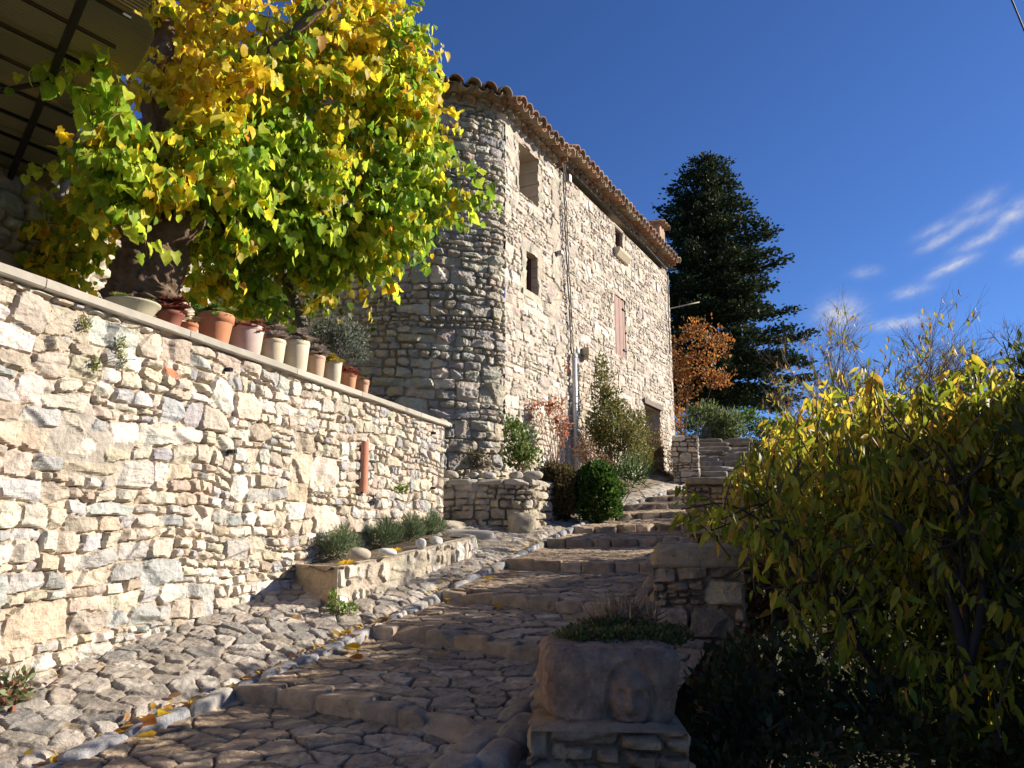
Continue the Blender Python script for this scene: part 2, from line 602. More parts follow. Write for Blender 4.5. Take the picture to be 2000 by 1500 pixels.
def flat_map(O, du, n, z0, batter=0.):
    O = np.asarray(O, float); du = np.asarray(du, float); n = np.asarray(n, float)

    def f(u, v, h):
        off = h - batter * v
        return np.stack([O[0] + du[0] * u + n[0] * off, O[1] + du[1] * u + n[1] * off, z0 + v], -1)
    return f


CREAM = [(0.547, 0.465, 0.357), (0.607, 0.538, 0.430), (0.638, 0.587, 0.501), (0.509, 0.436, 0.340), (0.477, 0.456, 0.417), (0.545, 0.450, 0.343), (0.609, 0.548, 0.462), (0.587, 0.513, 0.406), (0.400, 0.387, 0.365), (0.507, 0.412, 0.308)]
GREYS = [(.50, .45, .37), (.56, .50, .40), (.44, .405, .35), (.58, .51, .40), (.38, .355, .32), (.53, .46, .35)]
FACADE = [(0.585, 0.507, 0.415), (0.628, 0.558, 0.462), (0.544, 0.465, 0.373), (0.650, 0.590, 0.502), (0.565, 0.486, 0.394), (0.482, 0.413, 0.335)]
PATHC = [(.35, .275, .20), (.40, .32, .235), (.29, .23, .165), (.43, .35, .26), (.35, .27, .19), (.27, .225, .175)]
DARKW = [(.42, .30, .19), (.36, .25, .155), (.47, .34, .22), (.31, .22, .145)]

# ------------------------------------------------------------------ lane
XG_Y = np.array([-6, 0, 2.0, 3.42, 4.06, 5.07, 7.28, 9.47, 11.47, 13.2, 15.09, 17.0, 19.0])
XG_X = np.array([-4.0, -2.95, -2.3, -1.83, -1.45, -1.0, -.19, .63, 1.45, 2.3, 3.25, 4.1, 4.9])


def xg(y):
    """Left gutter line of the lane."""
    y = np.asarray(y, float)
    s = 0
    for k in (-.5, -.25, 0, .25, .5):
        s = s + np.interp(y + k, XG_Y, XG_X)
    return s / 5


NOSE = [(-1.2, -1.9), (-.2, -.9), (.8, .1), (1.9, 1.25), (3.0, 2.4), (4.13, 3.6), (5.19, 4.62), (6.12, 5.72), (7.38, 7.22), (8.54, 8.66),
        (9.5, 9.85), (10.6, 11.1), (11.75, 12.3), (12.9, 13.5), (14.1, 14.7), (15.2, 15.8), (16.5, 17.0), (19, 19.5)]
RISE = .078


def nose_y(i, t):
    a, b = NOSE[i]
    q = np.clip(t, 0, 2.0) / 1.5
    return a + (b - a) * q + .03 * np.sin(q * 5 + i)


def lane_z(t, y):
    """Lane surface height without its stones (t = distance right of the gutter)."""
    t = np.asarray(t, float); y = np.asarray(y, float)
    z = G(y) + 0.0
    st = np.full(y.shape, np.nan)
    for i in range(len(NOSE) - 1):
        y0 = nose_y(i, t); y1 = nose_y(i + 1, t)
        m = (y >= y0) & (y < y1)
        f = (y - y0) / (y1 - y0)
        v = G(y0) + RISE * .5 + (G(y1) - RISE * .5 - (G(y0) + RISE * .5)) * f
        st = np.where(m, v, st)
    st = np.where(np.isnan(st), z, st)
    k = np.clip((t - .02) / .10, 0, 1)
    zl = z + np.where(t < 0, -.02 * np.exp(-((t + .09) / .07) ** 2) - .035 * np.exp(-((t + .08) / .06) ** 2) + .10 * np.clip(-t - .15, 0, 2), 0)
    zz = zl * (1 - k) + st * k
    kr = np.clip((t - 1.55) / .1, 0, 1)
    return zz * (1 - kr) + z * kr


def voronoi_stones(X, Y, sx, sy, seed, jit=.42):
    """F1, F2 edge distance and cell id for jittered cells of size sx, sy."""
    gx = X / sx; gy = Y / sy
    ix = np.floor(gx); iy = np.floor(gy)
    best = np.full(X.shape, 9e9); sec = np.full(X.shape, 9e9)
    cid = np.zeros(X.shape); px = np.zeros(X.shape); py = np.zeros(X.shape)
    for dx in (-2, -1, 0, 1, 2):
        for dy in (-2, -1, 0, 1, 2):
            jx = ix + dx; jy = iy + dy
            z = np.zeros_like(jx)
            qx = (jx + .5 + (jy % 2) * .5 + (_hash(jx, jy, z, seed) - .5) * 2 * jit) * sx
            qy = (jy + .5 + (_hash(jx, jy, z, seed + 1) - .5) * 2 * jit) * sy
            w = (_hash(jx, jy, z, seed + 2) - .5) * .12 * min(sx, sy)
            d = np.hypot((X - qx), (Y - qy) * (sx / sy)) - w
            nb = d < best
            sec = np.where(nb, best, np.minimum(sec, d))
            best = np.where(nb, d, best)
            cid = np.where(nb, _hash(jx, jy, z, seed + 3), cid)
            px = np.where(nb, X - qx, px); py = np.where(nb, Y - qy, py)
    return (sec - best) / 2, cid, px, py


def build_lane():
    mb = MB()
    for (y0, y1, res, rx) in ((-5, 2.0, .06, .06), (2.0, 6.4, .0095, .0095), (6.4, 11.2, .022, .02), (11.2, 18.2, .045, .04)):
        ts = np.arange(-2.1, 2.3, rx)
        ys = np.arange(y0, y1 + res * .5, res)
        T, Y = np.meshgrid(ts, ys)
        X = xg(Y) + T
        Z = lane_z(T, np.where(T > .04, Y - .085, Y)) + np.where(T > .04, .0128, 0)
        wx = .03 * fbm2(X * 5, Y * 5, 31, 3); wy = .03 * fbm2(X * 5, Y * 5, 32, 3)
        e1, c1, px, py = voronoi_stones(X + wx, Y + wy, .185, .132, 40, .48)
        e2, c2, px2, py2 = voronoi_stones(T * 1.0 + wx, Y + wy + T * .35, .17, .125, 60, .48)
        left = T < -.02
        e = np.where(left, e2, e1); c = np.where(left, c2, c1)
        px = np.where(left, px2, px); py = np.where(left, py2, py)
        fine = fbm2(X * 11, Y * 11, 33, 4, .6); fine2 = fbm2(X * 45, Y * 45, 36, 3)
        tilt = (((c * 7.3) % 1 - .5) * px + ((c * 13.7) % 1 - .5) * py) * np.where(left, .17, .07)
        amp = np.where(left, .018, .012)
        hs = np.minimum(amp * (.5 + 1.0 * ((c * 29.1) % 1)), np.maximum(e - .003, 0) * np.where(left, 2.2, 3.0)) + np.where(e > .004, tilt * np.clip(e / .02, 0, 1), 0)
        dirt = np.clip((fbm2(X * 1.3 + 4, Y * 1.3, 35, 3) - .15) * 3, 0, .8) * np.where(left, .9, .3)
        hs = hs * (1 - dirt * .75) + .006 * fine + .005 * fine2 - .010 * np.abs(fbm2(X * 9, Y * 9, 37, 4, .6))
        Z = Z + hs
        pal = np.array(PATHC)
        ci = (c * 997).astype(int) % len(pal)
        
        col = pal[ci] * (.82 + .36 * ((c * 57.3) % 1))[..., None]
        col = np.where(left[..., None], col * np.array([1.15, 1.27, 1.45]), col * np.array([1.24, 1.15, 1.04]))  # sunlit left side paler, shaded right side warmer, put into the colour
        k = np.clip((e - .003) / .005, 0, 1)[..., None] * (1 - dirt[..., None] * .8)
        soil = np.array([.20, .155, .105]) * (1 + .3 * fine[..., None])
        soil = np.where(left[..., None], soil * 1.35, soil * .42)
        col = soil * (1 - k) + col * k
        col = col * (1 + .12 * fine2[..., None] + .10 * fine[..., None])
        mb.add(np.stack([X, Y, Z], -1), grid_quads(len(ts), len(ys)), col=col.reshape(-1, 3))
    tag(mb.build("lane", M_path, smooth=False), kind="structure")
    # step nosings: a row of squared stones across the lane
    mb = MB(); r = np.random.default_rng(21)
    for i in range(3, len(NOSE) - 1):
        t = .10
        w_end = 1.62
        while t < w_end:
            w = min(r.uniform(.15, .33), w_end - t + .05)
            tm = t + w / 2
            y = float(nose_y(i, tm)); y2 = float(nose_y(i, tm + .05)); y1 = float(nose_y(i, tm - .05))
            x = float(xg(y)) + tm
            dx = .1 + float(xg(y2) - xg(y1)); ang = math.atan2(y2 - y1, dx)
            top = float(G(y)) + RISE * .5 + r.uniform(.016, .032)
            dep = r.uniform(.13, .19)
            hh = .17
            c = np.array(PATHC[int(r.integers(len(PATHC)))]) * np.array([1.2, 1.13, 1.03]) * r.uniform(.75, 1.2)
            rock(mb, (x, y + dep * .36, top - hh / 2), (w * .985 / math.cos(ang), dep, hh), rotm(r.normal(0, .02), r.normal(0, .012), ang + r.normal(0, .012)),
                 n=14 if y < 8 else 7, k=11, rough=.07, seed=int(r.integers(1e6)), col=c)
            t += w
    tag(mb.build("lane_steps", M_path, smooth=False), kind="structure")
    # border stones of the gutter and the dark border along the parapet
    mb = MB()
    y = 1.0
    while y < 16.5:
        L = r.uniform(.14, .30)
        ym = y + L / 2
        sl = float(xg(ym + .1) - xg(ym - .1)) / .2
        ang = -math.atan(sl)
        c = np.array([(.34, .33, .32), (.40, .37, .32), (.29, .29, .30), (.44, .41, .36)][int(r.integers(4))]) * r.uniform(.85, 1.2)
        rock(mb, (float(xg(ym)) + .045, ym, float(G(ym)) - .035), (r.uniform(.07, .10), L * .98 * math.hypot(1, sl), .16), rotm(math.atan(.15), r.normal(0, .06), ang + r.normal(0, .03)),
             n=6, k=6, rough=.12, seed=int(r.integers(1e6)), col=c)
        y += L
    y = 1.0
    while y < 15:
        L = r.uniform(.16, .34)
        ym = y + L / 2
        sl = float(xg(ym + .1) - xg(ym - .1)) / .2
        c = np.array([(.27, .215, .165), (.31, .25, .19), (.23, .19, .155)][int(r.integers(3))]) * r.uniform(.85, 1.2)
        for k in range(2):
            rock(mb, (float(xg(ym)) + 1.66 + k * .17 + r.normal(0, .01), ym + k * .08, float(G(ym)) - .01 + .03 * k), (r.uniform(.15, .2), L * .98 * math.hypot(1, sl), .16),
                 rotm(math.atan(.15) + r.normal(0, .04), r.normal(0, .08), -math.atan(sl) + r.normal(0, .08)), n=6, k=5, rough=.16, seed=int(r.integers(1e6)), col=c)
        y += L
    tag(mb.build("lane_edging", M_path), kind="structure")


build_lane()


# ------------------------------------------------------------------ ground
def terrain_z(x, y):
    x = np.asarray(x, float); y = np.asarray(y, float)
    base = np.where(y < 17, G(y), 2.55 + (y - 17) * .28)
    base = np.where(y > 24, 2.55 + 7 * .28 - (y - 24) * .02, base)
    base = np.where(y < -8, -1.2 + (y + 8) * .02, base)
    rel = x - xg(np.clip(y, -6, 19))
    drop = np.clip((rel - 2.1) / .6, 0, 1)
    drop = drop * drop * (3 - 2 * drop)
    far = np.clip((17.5 - y) / 3, 0, 1)
    base = base - .22 - drop * far * 2.1 - np.clip(rel - 3, 0, 60) * .10
    return base + .05 * fbm2(x * 1.1, y * 1.1, 71, 4)


def build_ground():
    g = lambda a, b, f: np.concatenate([-np.geomspace(a, .5, f)[:-1] if False else np.array([])])
    xs = np.unique(np.concatenate([np.linspace(-12, 14, 140), np.geomspace(14, 900, 26), -np.geomspace(12, 900, 26)]))
    ys = np.unique(np.concatenate([np.linspace(-10, 32, 200), np.geomspace(32, 1400, 30), -np.geomspace(10, 400, 16)]))
    X, Y = np.meshgrid(xs, ys)
    Z = terrain_z(X, Y)
    f = fbm2(X * 1.7, Y * 1.7, 72, 4)
    col = np.array([.07, .055, .035]) * (1 + .4 * f[..., None])
    gr = np.clip(fbm2(X * .6, Y * .6, 73, 3) * 2 + .3, 0, 1)[..., None]
    col = col * (1 - gr) + gr * np.array([.035, .045, .015])
    mb = MB()
    mb.add(np.stack([X, Y, Z], -1), grid_quads(len(xs), len(ys)), col=col.reshape(-1, 3))
    tag(mb.build("ground", M_soil), kind="structure")


build_ground()

# ------------------------------------------------------------------ long retaining wall on the left
WA = math.atan2(1.69, 5.32)
WD = np.array([math.sin(WA), math.cos(WA)])
WN = np.array([math.cos(WA), -math.sin(WA)])
W0 = np.array([-2.50, 3.70])
WTOP = 1.3 + EYE
S0, S1 = -2.6, 5.58


def wall_pt(s, off=0.):
    return W0 + WD * s + WN * off


def wall_s(u, v, off=0.):
    """Place along the long wall seen at the photo point."""
    r = ray(u, v); k = r[0] / r[1]
    p = wall_pt(0, off)
    return (k * p[1] - p[0]) / (WD[0] - k * WD[1])


def build_left_wall():
    z0 = -.35
    H = WTOP - .055 - z0
    L = S1 - S0
    root = thing("retaining_wall", "long sunlit limestone rubble retaining wall topped by a flat coping with pots", "wall", (*wall_pt(1.5), 0.3))
    mb = MB()
    near = 2.0     # the part outside the picture is built coarser
    stone_sheet(mb, flat_map(wall_pt(S0 + near), WD, WN, z0), L - near, H, .0088, 101, pal=CREAM, mortar=(.52, .43, .32), patch=.63, patch_h=-.006,
                lay=dict(rh=(.14, .25), p_big=.24, sub=(2, 3), asp=(1.1, 2.7), big_asp=(.8, 2.0)), prot=(.0, .024), joint=.026, soft=.004, warp=.06, gap=.003, facet=.20, chinks=70, grit=1.1,
                extra=[(1.62 + 0, 1.76, 2.72, 2.80, (.42, .17, .09))])
    mo = MB()
    stone_sheet(mo, flat_map(wall_pt(S0), WD, WN, z0), near, H, .04, 102, pal=CREAM, mortar=(.40, .34, .26), patch=.3)
    mb.V += mo.V; mb.C += mo.C; mb.Q += [q + mb.n for q in mo.Q]; mb.n += mo.n
    # the end face and the back of the wall
    stone_sheet(mb, flat_map(wall_pt(S1, -.003), -WN, WD, z0), .40, H, .02, 103, pal=CREAM, lay=dict(rh=(.2, .3), p_big=.8), prot=(0, .02))
    b0, b1 = wall_pt(S0, -.42), wall_pt(S1, -.42)
    mb.add([(*b0, z0), (*b1, z0), (*b1, z0 + H), (*b0, z0 + H)], [[0, 1, 2, 3]], col=(.4, .35, .27))
    mb.build("stonework", M_wall, root, smooth=False)
    # coping slabs
    mb = MB(); r = np.random.default_rng(5)
    s = S0
    joints = []
    while s < S1 + .03:
        Ls = r.uniform(1.05, 1.5)
        e = min(s + Ls, S1 + .06)
        n = 16
        ss = np.linspace(s + .003, e - .003, n)
        prof = [(-.40, 0), (.035, 0), (.045, .008), (.045, .048), (.037, .056), (-.40, .056)]
        V = []
        for q in ss:
            for k, (o, z) in enumerate(prof):
                w = .005 * noise2(q * 9, k * 3.1, 9)
                p = wall_pt(q, o + w)
                V.append((p[0], p[1], WTOP - .056 + z + .004 * noise2(q * 5, k + .5, 8)))
        m = len(prof)
        Q = [[i * m + j, i * m + (j + 1) % m, (i + 1) * m + (j + 1) % m, (i + 1) * m + j] for i in range(n - 1) for j in range(m)]
        Q = [q[::-1] for q in Q]
        T = [[0, k, k + 1] for k in range(1, m - 1)] + [[(n - 1) * m, (n - 1) * m + k + 1, (n - 1) * m + k] for k in range(1, m - 1)]
        c = np.array((.37, .335, .275)) * r.uniform(.88, 1.1)
        mb.add(V, Q, T, c)
        s = e
    mb.build("coping", M_ash, root, smooth=False)
    # an upright half round drain tile let into the face, and small weep holes
    s = wall_s(707, 900); p = wall_pt(s, .0)
    zt, zb = at(707, 863, p[1])[2], at(707, 962, p[1])[2]
    mb = MB()
    nz, na = 14, 9
    V = []
    for i in range(nz):
        for j in range(na):
            a = math.pi * (j / (na - 1))
            rad = .048 + .006 * i / nz
            q = wall_pt(s + math.cos(a) * rad, .012 + math.sin(a) * rad)
            V.append((q[0], q[1], zt + (zb - zt) * i / (nz - 1) + .006 * math.sin(j * 2.1) * (i in (0, nz - 1))))
    mb.add(V, grid_quads(na, nz), col=(.45, .19, .11))
    mb.build("drain_tile", M_pot, root)
    for (u, v) in ((441, 722), (446, 882), (843, 846), (842, 953)):
        s = wall_s(u, v); p = wall_pt(s, .024); z = at(u, v, p[1])[2]
        mb = MB()
        a = -WA + math.pi / 2
        for (du, dz, w, h_) in ((0, .0105, .04, .005), (0, -.0105, .04, .005), (-.0145, 0, .005, .016), (.0145, 0, .005, .016)):
            q = p + WD * du
            mb.box((q[0], q[1], z + dz), (w * .8, .05, h_), a, (.03, .028, .025))
        q = wall_pt(s, .010)
        mb.box((q[0], q[1], z), (.024, .06, .016), a, (.012, .012, .012))
        mb.build("weep_hole", M_black, root)
    return root


build_left_wall()

# terrace behind the wall
def build_terrace():
    mb = MB()
    xs = np.linspace(-14, 1.5, 60); ys = np.linspace(-2, 13.5, 60)
    X, Y = np.meshgrid(xs, ys)
    # only behind the wall's back face
    d = (X - W0[0]) * WN[0] + (Y - W0[1]) * WN[1]
    s = (X - W0[0]) * WD[0] + (Y - W0[1]) * WD[1]
    Z = np.where((d < -.3) & (s < 6.1), WTOP - .10, WTOP - .10) + .02 * fbm2(X * 2, Y * 2, 81)
    di = d[:-1, :-1]; dj = d[1:, 1:]; si = s[1:, 1:]
    keep = (np.maximum(np.maximum(d[:-1, :-1], d[1:, 1:]), np.maximum(d[1:, :-1], d[:-1, 1:])) < -.02) & (np.maximum(s[1:, 1:], s[:-1, 1:]) < 5.5)
    mb.add(np.stack([X, Y, Z], -1), grid_quads(60, 60, keep), col=(.2, .17, .12))
    tag(mb.build("terrace_ground", M_soil), kind="structure")


build_terrace()

# ------------------------------------------------------------------ the stone house with its rounded corner
FA = math.radians(28.3)
FD = np.array([math.sin(FA), math.cos(FA)])
FN = np.array([math.cos(FA), -math.sin(FA)])
C0 = np.array([-.10, 10.6])
FLEN = 8.46
HZ0 = 1.35
HTOP = 6.25 + EYE


def fac_s(u, v):
    r = ray(u, v); k = r[0] / r[1]
    return float((k * C0[1] - C0[0]) / (FD[0] - k * FD[1]))


def fac_z(u, v, off=0.):
    s = fac_s(u, v); y = C0[1] + FD[1] * s
    return float(at(u, v, y)[2])


def fac(s, off=0., z=0.):
    p = C0 + FD * s + FN * off
    return np.array([p[0], p[1], z])


# plan of the rounded corner, from the facade going left
_N = 900
_L = 6.0
_ds = _L / _N
_sa = np.arange(_N + 1) * _ds
_az = np.where(_sa < .20, 118.3 + (_sa / .20) * 31.7, np.minimum(150 + np.degrees((_sa - .20) / 3.0), 216))
_az = np.radians(_az)
_tx = np.concatenate([[0], np.cumsum(np.cos(_az[:-1]) * _ds)]) + C0[0]
_ty = np.concatenate([[0], np.cumsum(-np.sin(_az[:-1]) * _ds)]) + C0[1]


def tower_at(d):
    """Point and outward normal, d metres left of the facade's edge round the corner."""
    d = np.clip(d, 0, _L)
    return (np.interp(d, _sa, _tx), np.interp(d, _sa, _ty), np.interp(d, _sa, np.sin(_az)), np.interp(d, _sa, np.cos(_az)))


def tower_map(z0, batter=.012):
    # runs a few cm past the facade's edge so that the two walls close
    def f(u, v, h):
        x, y, nx, ny = tower_at(_L - u)
        off = h + batter * (HTOP - z0 - v)
        edge = np.clip((_L - u) / .3, 0, 1)
        off = h + batter * (HTOP - z0 - v) * edge
        return np.stack([x + nx * off, y + ny * off, z0 + v], -1)
    return f


def half_tile(mb, p, ax, up, L, r0, r1, col, convex=True, th=.014, n=7, droop=0.):
    """A canal tile from p running along ax (outwards), seen end on at its outer end."""
    ax = np.asarray(ax, float); up = np.asarray(up, float)
    ax = ax / np.linalg.norm(ax)
    side = np.cross(ax, up); side /= np.linalg.norm(side)
    up = np.cross(side, ax)
    V = []
    for (q, r) in ((0, r0), (L, r1)):
        for rr in (r, r - th):
            for j in range(n):
                a = math.pi * j / (n - 1)
                z = math.sin(a) * rr * (1 if convex else -1)
                V.append(np.asarray(p) + ax * q + side * math.cos(a) * rr + up * z)
    V = np.array(V)
    Q = []
    for j in range(n - 1):
        Q.append([j, j + 1, 2 * n + j + 1, 2 * n + j])
        Q.append([n + j + 1, n + j, 3 * n + j, 3 * n + j + 1])
        Q.append([2 * n + j, 2 * n + j + 1, 3 * n + j + 1, 3 * n + j])
    Q.append([0, 2 * n, 3 * n, n]); Q.append([n - 1, 2 * n - 1, 4 * n - 1, 3 * n - 1])
    mb.add(V, Q, col=col)


TILEC = [(.36, .21, .125), (.42, .27, .16), (.30, .19, .12), (.44, .32, .21), (.34, .17, .10), (.27, .20, .15), (.40, .30, .20)]


def build_house():
    root = thing("stone_house", "tall old limestone house with rounded corner, canal tile eaves and small deep windows", "house", (*(C0 + FD * 3), HZ0))
    # window and door openings on the facade: (u left, u right, v top at left, v bottom at left) in the photo
    def opening(uL, uR, vTL, vTR, vBL, vBR):
        s0, s1 = fac_s(uL, (vTL + vBL) / 2), fac_s(uR, (vTR + vBR) / 2)
        zt = (fac_z(uL, vTL) + fac_z(uR, vTR)) / 2
        zb = (fac_z(uL, vBL) + fac_z(uR, vBR)) / 2
        return s0, s1, zb, zt
    tall = opening(1014, 1052, 275, 312, 372, 406)
    low = opening(1029, 1052, 487, 505, 562, 580)
    small = opening(1202, 1217, 442, 455, 484, 496)
    shut = opening(1201, 1223, 575, 588, 688, 702)
    door = (fac_s(1262, 860), fac_s(1291, 860), 1.4, fac_z(1276, 796))
    H = HTOP - HZ0
    holes = [(o[0], o[1], o[2] - HZ0, o[3] - HZ0) for o in (tall, low, small, shut, door)]
    r = np.random.default_rng(55)
    extra = []
    ash = (.50, .44, .345)

    def surround(o, jw=.17, lt=.2, sill=.14, jitter=True):
        s0, s1, zb, zt = o
        zb -= HZ0; zt -= HZ0
        extra.append((s0 - jw * .9, s1 + jw * .9, zt, zt + lt, ash))
        extra.append((s0 - jw * .9, s1 + jw * .9, zb - sill, zb, ash))
        k = 2 if zt - zb < .75 else 3
        for side in (0, 1):
            for i in range(k):
                w = jw * r.uniform(.75, 1.25)
                a = zb + (zt - zb) * i / k; b = zb + (zt - zb) * (i + 1) / k
                extra.append((s0 - w, s0, a, b, ash) if side == 0 else (s1, s1 + w, a, b, ash))
    surround(low, .16, .17, .17)
    surround(tall, .10, .10, .03)
    surround(small, .15, .13, .10)
    surround(shut, .10, .11, .10)
    # dressed chain of stones beside the cable
    sq = fac_s(1090, 480)
    z = fac_z(1090, 700) - HZ0
    k = 0
    while z < H - .35:
        hh = r.uniform(.24, .42)
        w = (.17, .26)[k % 2] * r.uniform(.85, 1.1)
        extra.append((sq - w, sq + .07, z, min(z + hh, H - .02), ash))
        z += hh; k += 1
    mb = MB()
    stone_sheet(mb, flat_map(C0, FD, FN, HZ0, batter=0), FLEN, H, .016, 201, fade=(0, 1), holes=holes, pal=FACADE, mortar=(.48, .40, .30), gap=.004, prot=(-.004, .014),
                joint=.017, soft=.006, warp=.045, patch=.55, patch_h=-.004, facet=.20, lay=dict(rh=(.17, .27), p_big=.16, sub=(2, 3), asp=(1.1, 2.9)), extra=extra)
    mb.build("facade_wall", M_house, root, smooth=False)
    mb = MB()
    zt0 = .85
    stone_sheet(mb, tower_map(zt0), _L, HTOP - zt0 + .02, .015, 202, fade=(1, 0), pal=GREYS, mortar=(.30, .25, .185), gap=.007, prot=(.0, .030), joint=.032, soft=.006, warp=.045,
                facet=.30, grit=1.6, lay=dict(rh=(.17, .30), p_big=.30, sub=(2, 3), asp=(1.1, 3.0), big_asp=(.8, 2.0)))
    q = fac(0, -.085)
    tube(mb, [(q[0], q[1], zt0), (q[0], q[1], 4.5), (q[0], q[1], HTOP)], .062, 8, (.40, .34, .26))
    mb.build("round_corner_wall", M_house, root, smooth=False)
    # gable end, back and closing walls
    mb = MB()
    e = fac(FLEN, 0)
    stone_sheet(mb, flat_map(e[:2] + FD * -.004, -FN, FD, HZ0), 6.0, H, .05, 203, pal=FACADE, prot=(0, .02))
    a = fac(FLEN, -6); b = np.array([_tx[-1], _ty[-1], 0]) - np.array([*(FN * 4.5), 0])
    for (p, q) in ((a, b), (b, np.array([_tx[-1], _ty[-1], 0]))):
        mb.add([(p[0], p[1], HZ0), (q[0], q[1], HZ0), (q[0], q[1], HTOP), (p[0], p[1], HTOP)], [[0, 1, 2, 3]], col=(.45, .39, .3))
    mb.build("gable_wall", M_house, root)

    # reveals and panes
    def reveal(o, depth, name, parent, mat=M_ash, sp=.10):
        s0, s1, zb, zt = o
        mbr = MB()
        ang = math.pi / 2 - FA
        n = 5
        for (sa, sb, za, zb2) in ((s0 - .06, s0, zb, zt), (s1, s1 + .06, zb, zt)):
            zz = np.linspace(za, zb2, n)
            for i in range(n - 1):
                p = fac((sa + sb) / 2 + r.normal(0, .004), -depth / 2 - .012)
                mbr.box((p[0], p[1], (zz[i] + zz[i + 1]) / 2), (.06, depth, zz[i + 1] - zz[i] - .008), ang, np.array((.47, .40, .31)) * r.uniform(.85, 1.1))
        for zc, tk in ((zt + .03, .06), (zb - .03, .06)):
            p = fac((s0 + s1) / 2, -depth / 2 - .012)
            mbr.box((p[0], p[1], zc), (s1 - s0 + .115, depth, tk), ang, (.48, .41, .32))
        return mbr.build(name, mat, parent, smooth=False)

    def pane(o, depth, parent, name="pane", mat=M_glass, col=(.02, .02, .02)):
        s0, s1, zb, zt = o
        p = fac((s0 + s1) / 2, -depth)
        m2 = MB(); m2.box((p[0], p[1], (zb + zt) / 2), (s1 - s0 + .1, .02, zt - zb + .1), math.pi / 2 - FA, col)
        return m2.build(name, mat, parent, smooth=False)

    def frame(o, depth, parent, col, bars=1):
        s0, s1, zb, zt = o
        m2 = MB(); ang = math.pi / 2 - FA
        for s in (s0 + .02, s1 - .02) + ((((s0 + s1) / 2),) if bars else ()):
            p = fac(s, -depth); m2.box((p[0], p[1], (zb + zt) / 2), (.04, .05, zt - zb), ang, col)
        for z_ in (zb + .02, zt - .02):
            p = fac((s0 + s1) / 2, -depth); m2.box((p[0], p[1], z_), (s1 - s0 - .09, .046, .04), ang, col)
        return m2.build("sash", M_wood, parent, smooth=False)
    w = reveal(tall, .42, "window", root)
    pane(tall, .43, w, col=(.1, .08, .06), mat=M_wood)
    w = reveal(low, .22, "window", root); pane(low, .20, w); frame(low, .16, w, (.12, .05, .035))
    w = reveal(small, .15, "window", root); pane(small, .14, w); frame(small, .10, w, (.18, .09, .06), 0)
    # projecting sill of the small window
    mb = MB(); s0, s1, zb, zt = small
    p = fac((s0 + s1) / 2 + .03, .07)
    ang = math.pi / 2 - FA
    V = []
    for s in (s0 - .10, s1 + .12):
        for (o, z_) in ((-.02, zb - .01), (.13, zb - .03), (.13, zb - .09), (.06, zb - .20), (-.02, zb - .21)):
            V.append(fac(s, o, z_))
    mb.add(V, [[0, 1, 6, 5], [1, 2, 7, 6], [2, 3, 8, 7], [3, 4, 9, 8]], [[0, 2, 1], [0, 3, 2], [0, 4, 3], [5, 6, 7], [5, 7, 8], [5, 8, 9]], (.50, .42, .30))
    mb.build("window_sill", M_ash, root, smooth=False)
    # closed shutter of vertical planks
    s0, s1, zb, zt = shut
    mb = MB()
    nb = 6
    for i in range(nb):
        a_, b_ = s0 + (s1 - s0) * i / nb, s0 + (s1 - s0) * (i + 1) / nb
        p = fac((a_ + b_) / 2, -.045 + .004 * (i % 2))
        mb.box((p[0], p[1], (zb + zt) / 2), (b_ - a_ - .007, .035, zt - zb - .01), ang, np.array((.25, .135, .10)) * r.uniform(.88, 1.12))
    sh = mb.build("shutter", M_wood, root, smooth=False)
    mb = MB()
    for z_ in (zb + .18, zt - .2):
        for (s, l) in ((s1 - .06, .16), (s0 - .03, .05)):
            mb = MB(); p = fac(s, -.012); mb.box((p[0], p[1], z_), (l, .03, .03), ang, (.03, .03, .03))
            mb.build("hinge", M_black, sh, smooth=False)
    reveal(shut, .12, "shutter_reveal", root)
    # low doorway
    reveal((door[0], door[1], door[2], door[3]), .55, "doorway", root, M_house)
    mb = MB(); p = fac((door[0] + door[1]) / 2, -.5)
    mb.box((p[0], p[1], (door[2] + door[3]) / 2), (door[1] - door[0] + .1, .05, door[3] - door[2] + .1), ang, (.07, .045, .03))
    mb.build("door", M_wood, root, smooth=False)
    mb = MB(); p = fac((door[0] + door[1]) / 2, .0)
    mb.box((p[0], p[1], door[3] + .05), (door[1] - door[0] + .25, .1, .10), ang, (.12, .085, .06))
    mb.build("lintel", M_wood, root, smooth=False)

    # eaves: two rows of small arches and the roof tiles over them
    s_cab = fac_s(1096, 320)
    seq = []          # (point, normal, which roof)
    d = 3.6
    while d > 0:
        x, y, nx, ny = tower_at(d); seq.append((np.array([x, y]), np.array([nx, ny]), 0)); d -= .225
    s = -d
    while s < s_cab - .05:
        q = fac(s); seq.append((q[:2], FN, 0)); s += .225
    s = s_cab + .02
    while s < FLEN + .03:
        q = fac(s); seq.append((q[:2], FN, 1)); s += .225
    gen = MB(); roof = MB(); bed = MB()
    bx = lambda p, n, o, z_: np.array([p[0] + n[0] * o, p[1] + n[1] * o, z_])
    for i, (p, n, k) in enumerate(seq):
        dz = .20 * k
        n3 = np.array([n[0], n[1], 0.])
        for row, (o, zr) in enumerate(((.10, 0.0), (.19, .085))):
            c = np.array(TILEC[int(r.integers(len(TILEC)))]) * r.uniform(.8, 1.15)
            half_tile(gen, bx(p, n, -.05, HTOP + zr + dz), n3 + np.array([0, 0, .0]), (0, 0, 1), .05 + o, .092, .108 * r.uniform(.95, 1.05), c, True, .016)
        # cover and channel tiles of the roof
        slope = -.30
        back = 3.2 if k or i > 20 else .9
        axis = np.array([n[0], n[1], slope * 1.0]); axis /= np.linalg.norm(axis)
        zz = HTOP + .20 + dz
        lenn = .42
        nback = int(back / .36)
        jit = r.normal(0, .012)
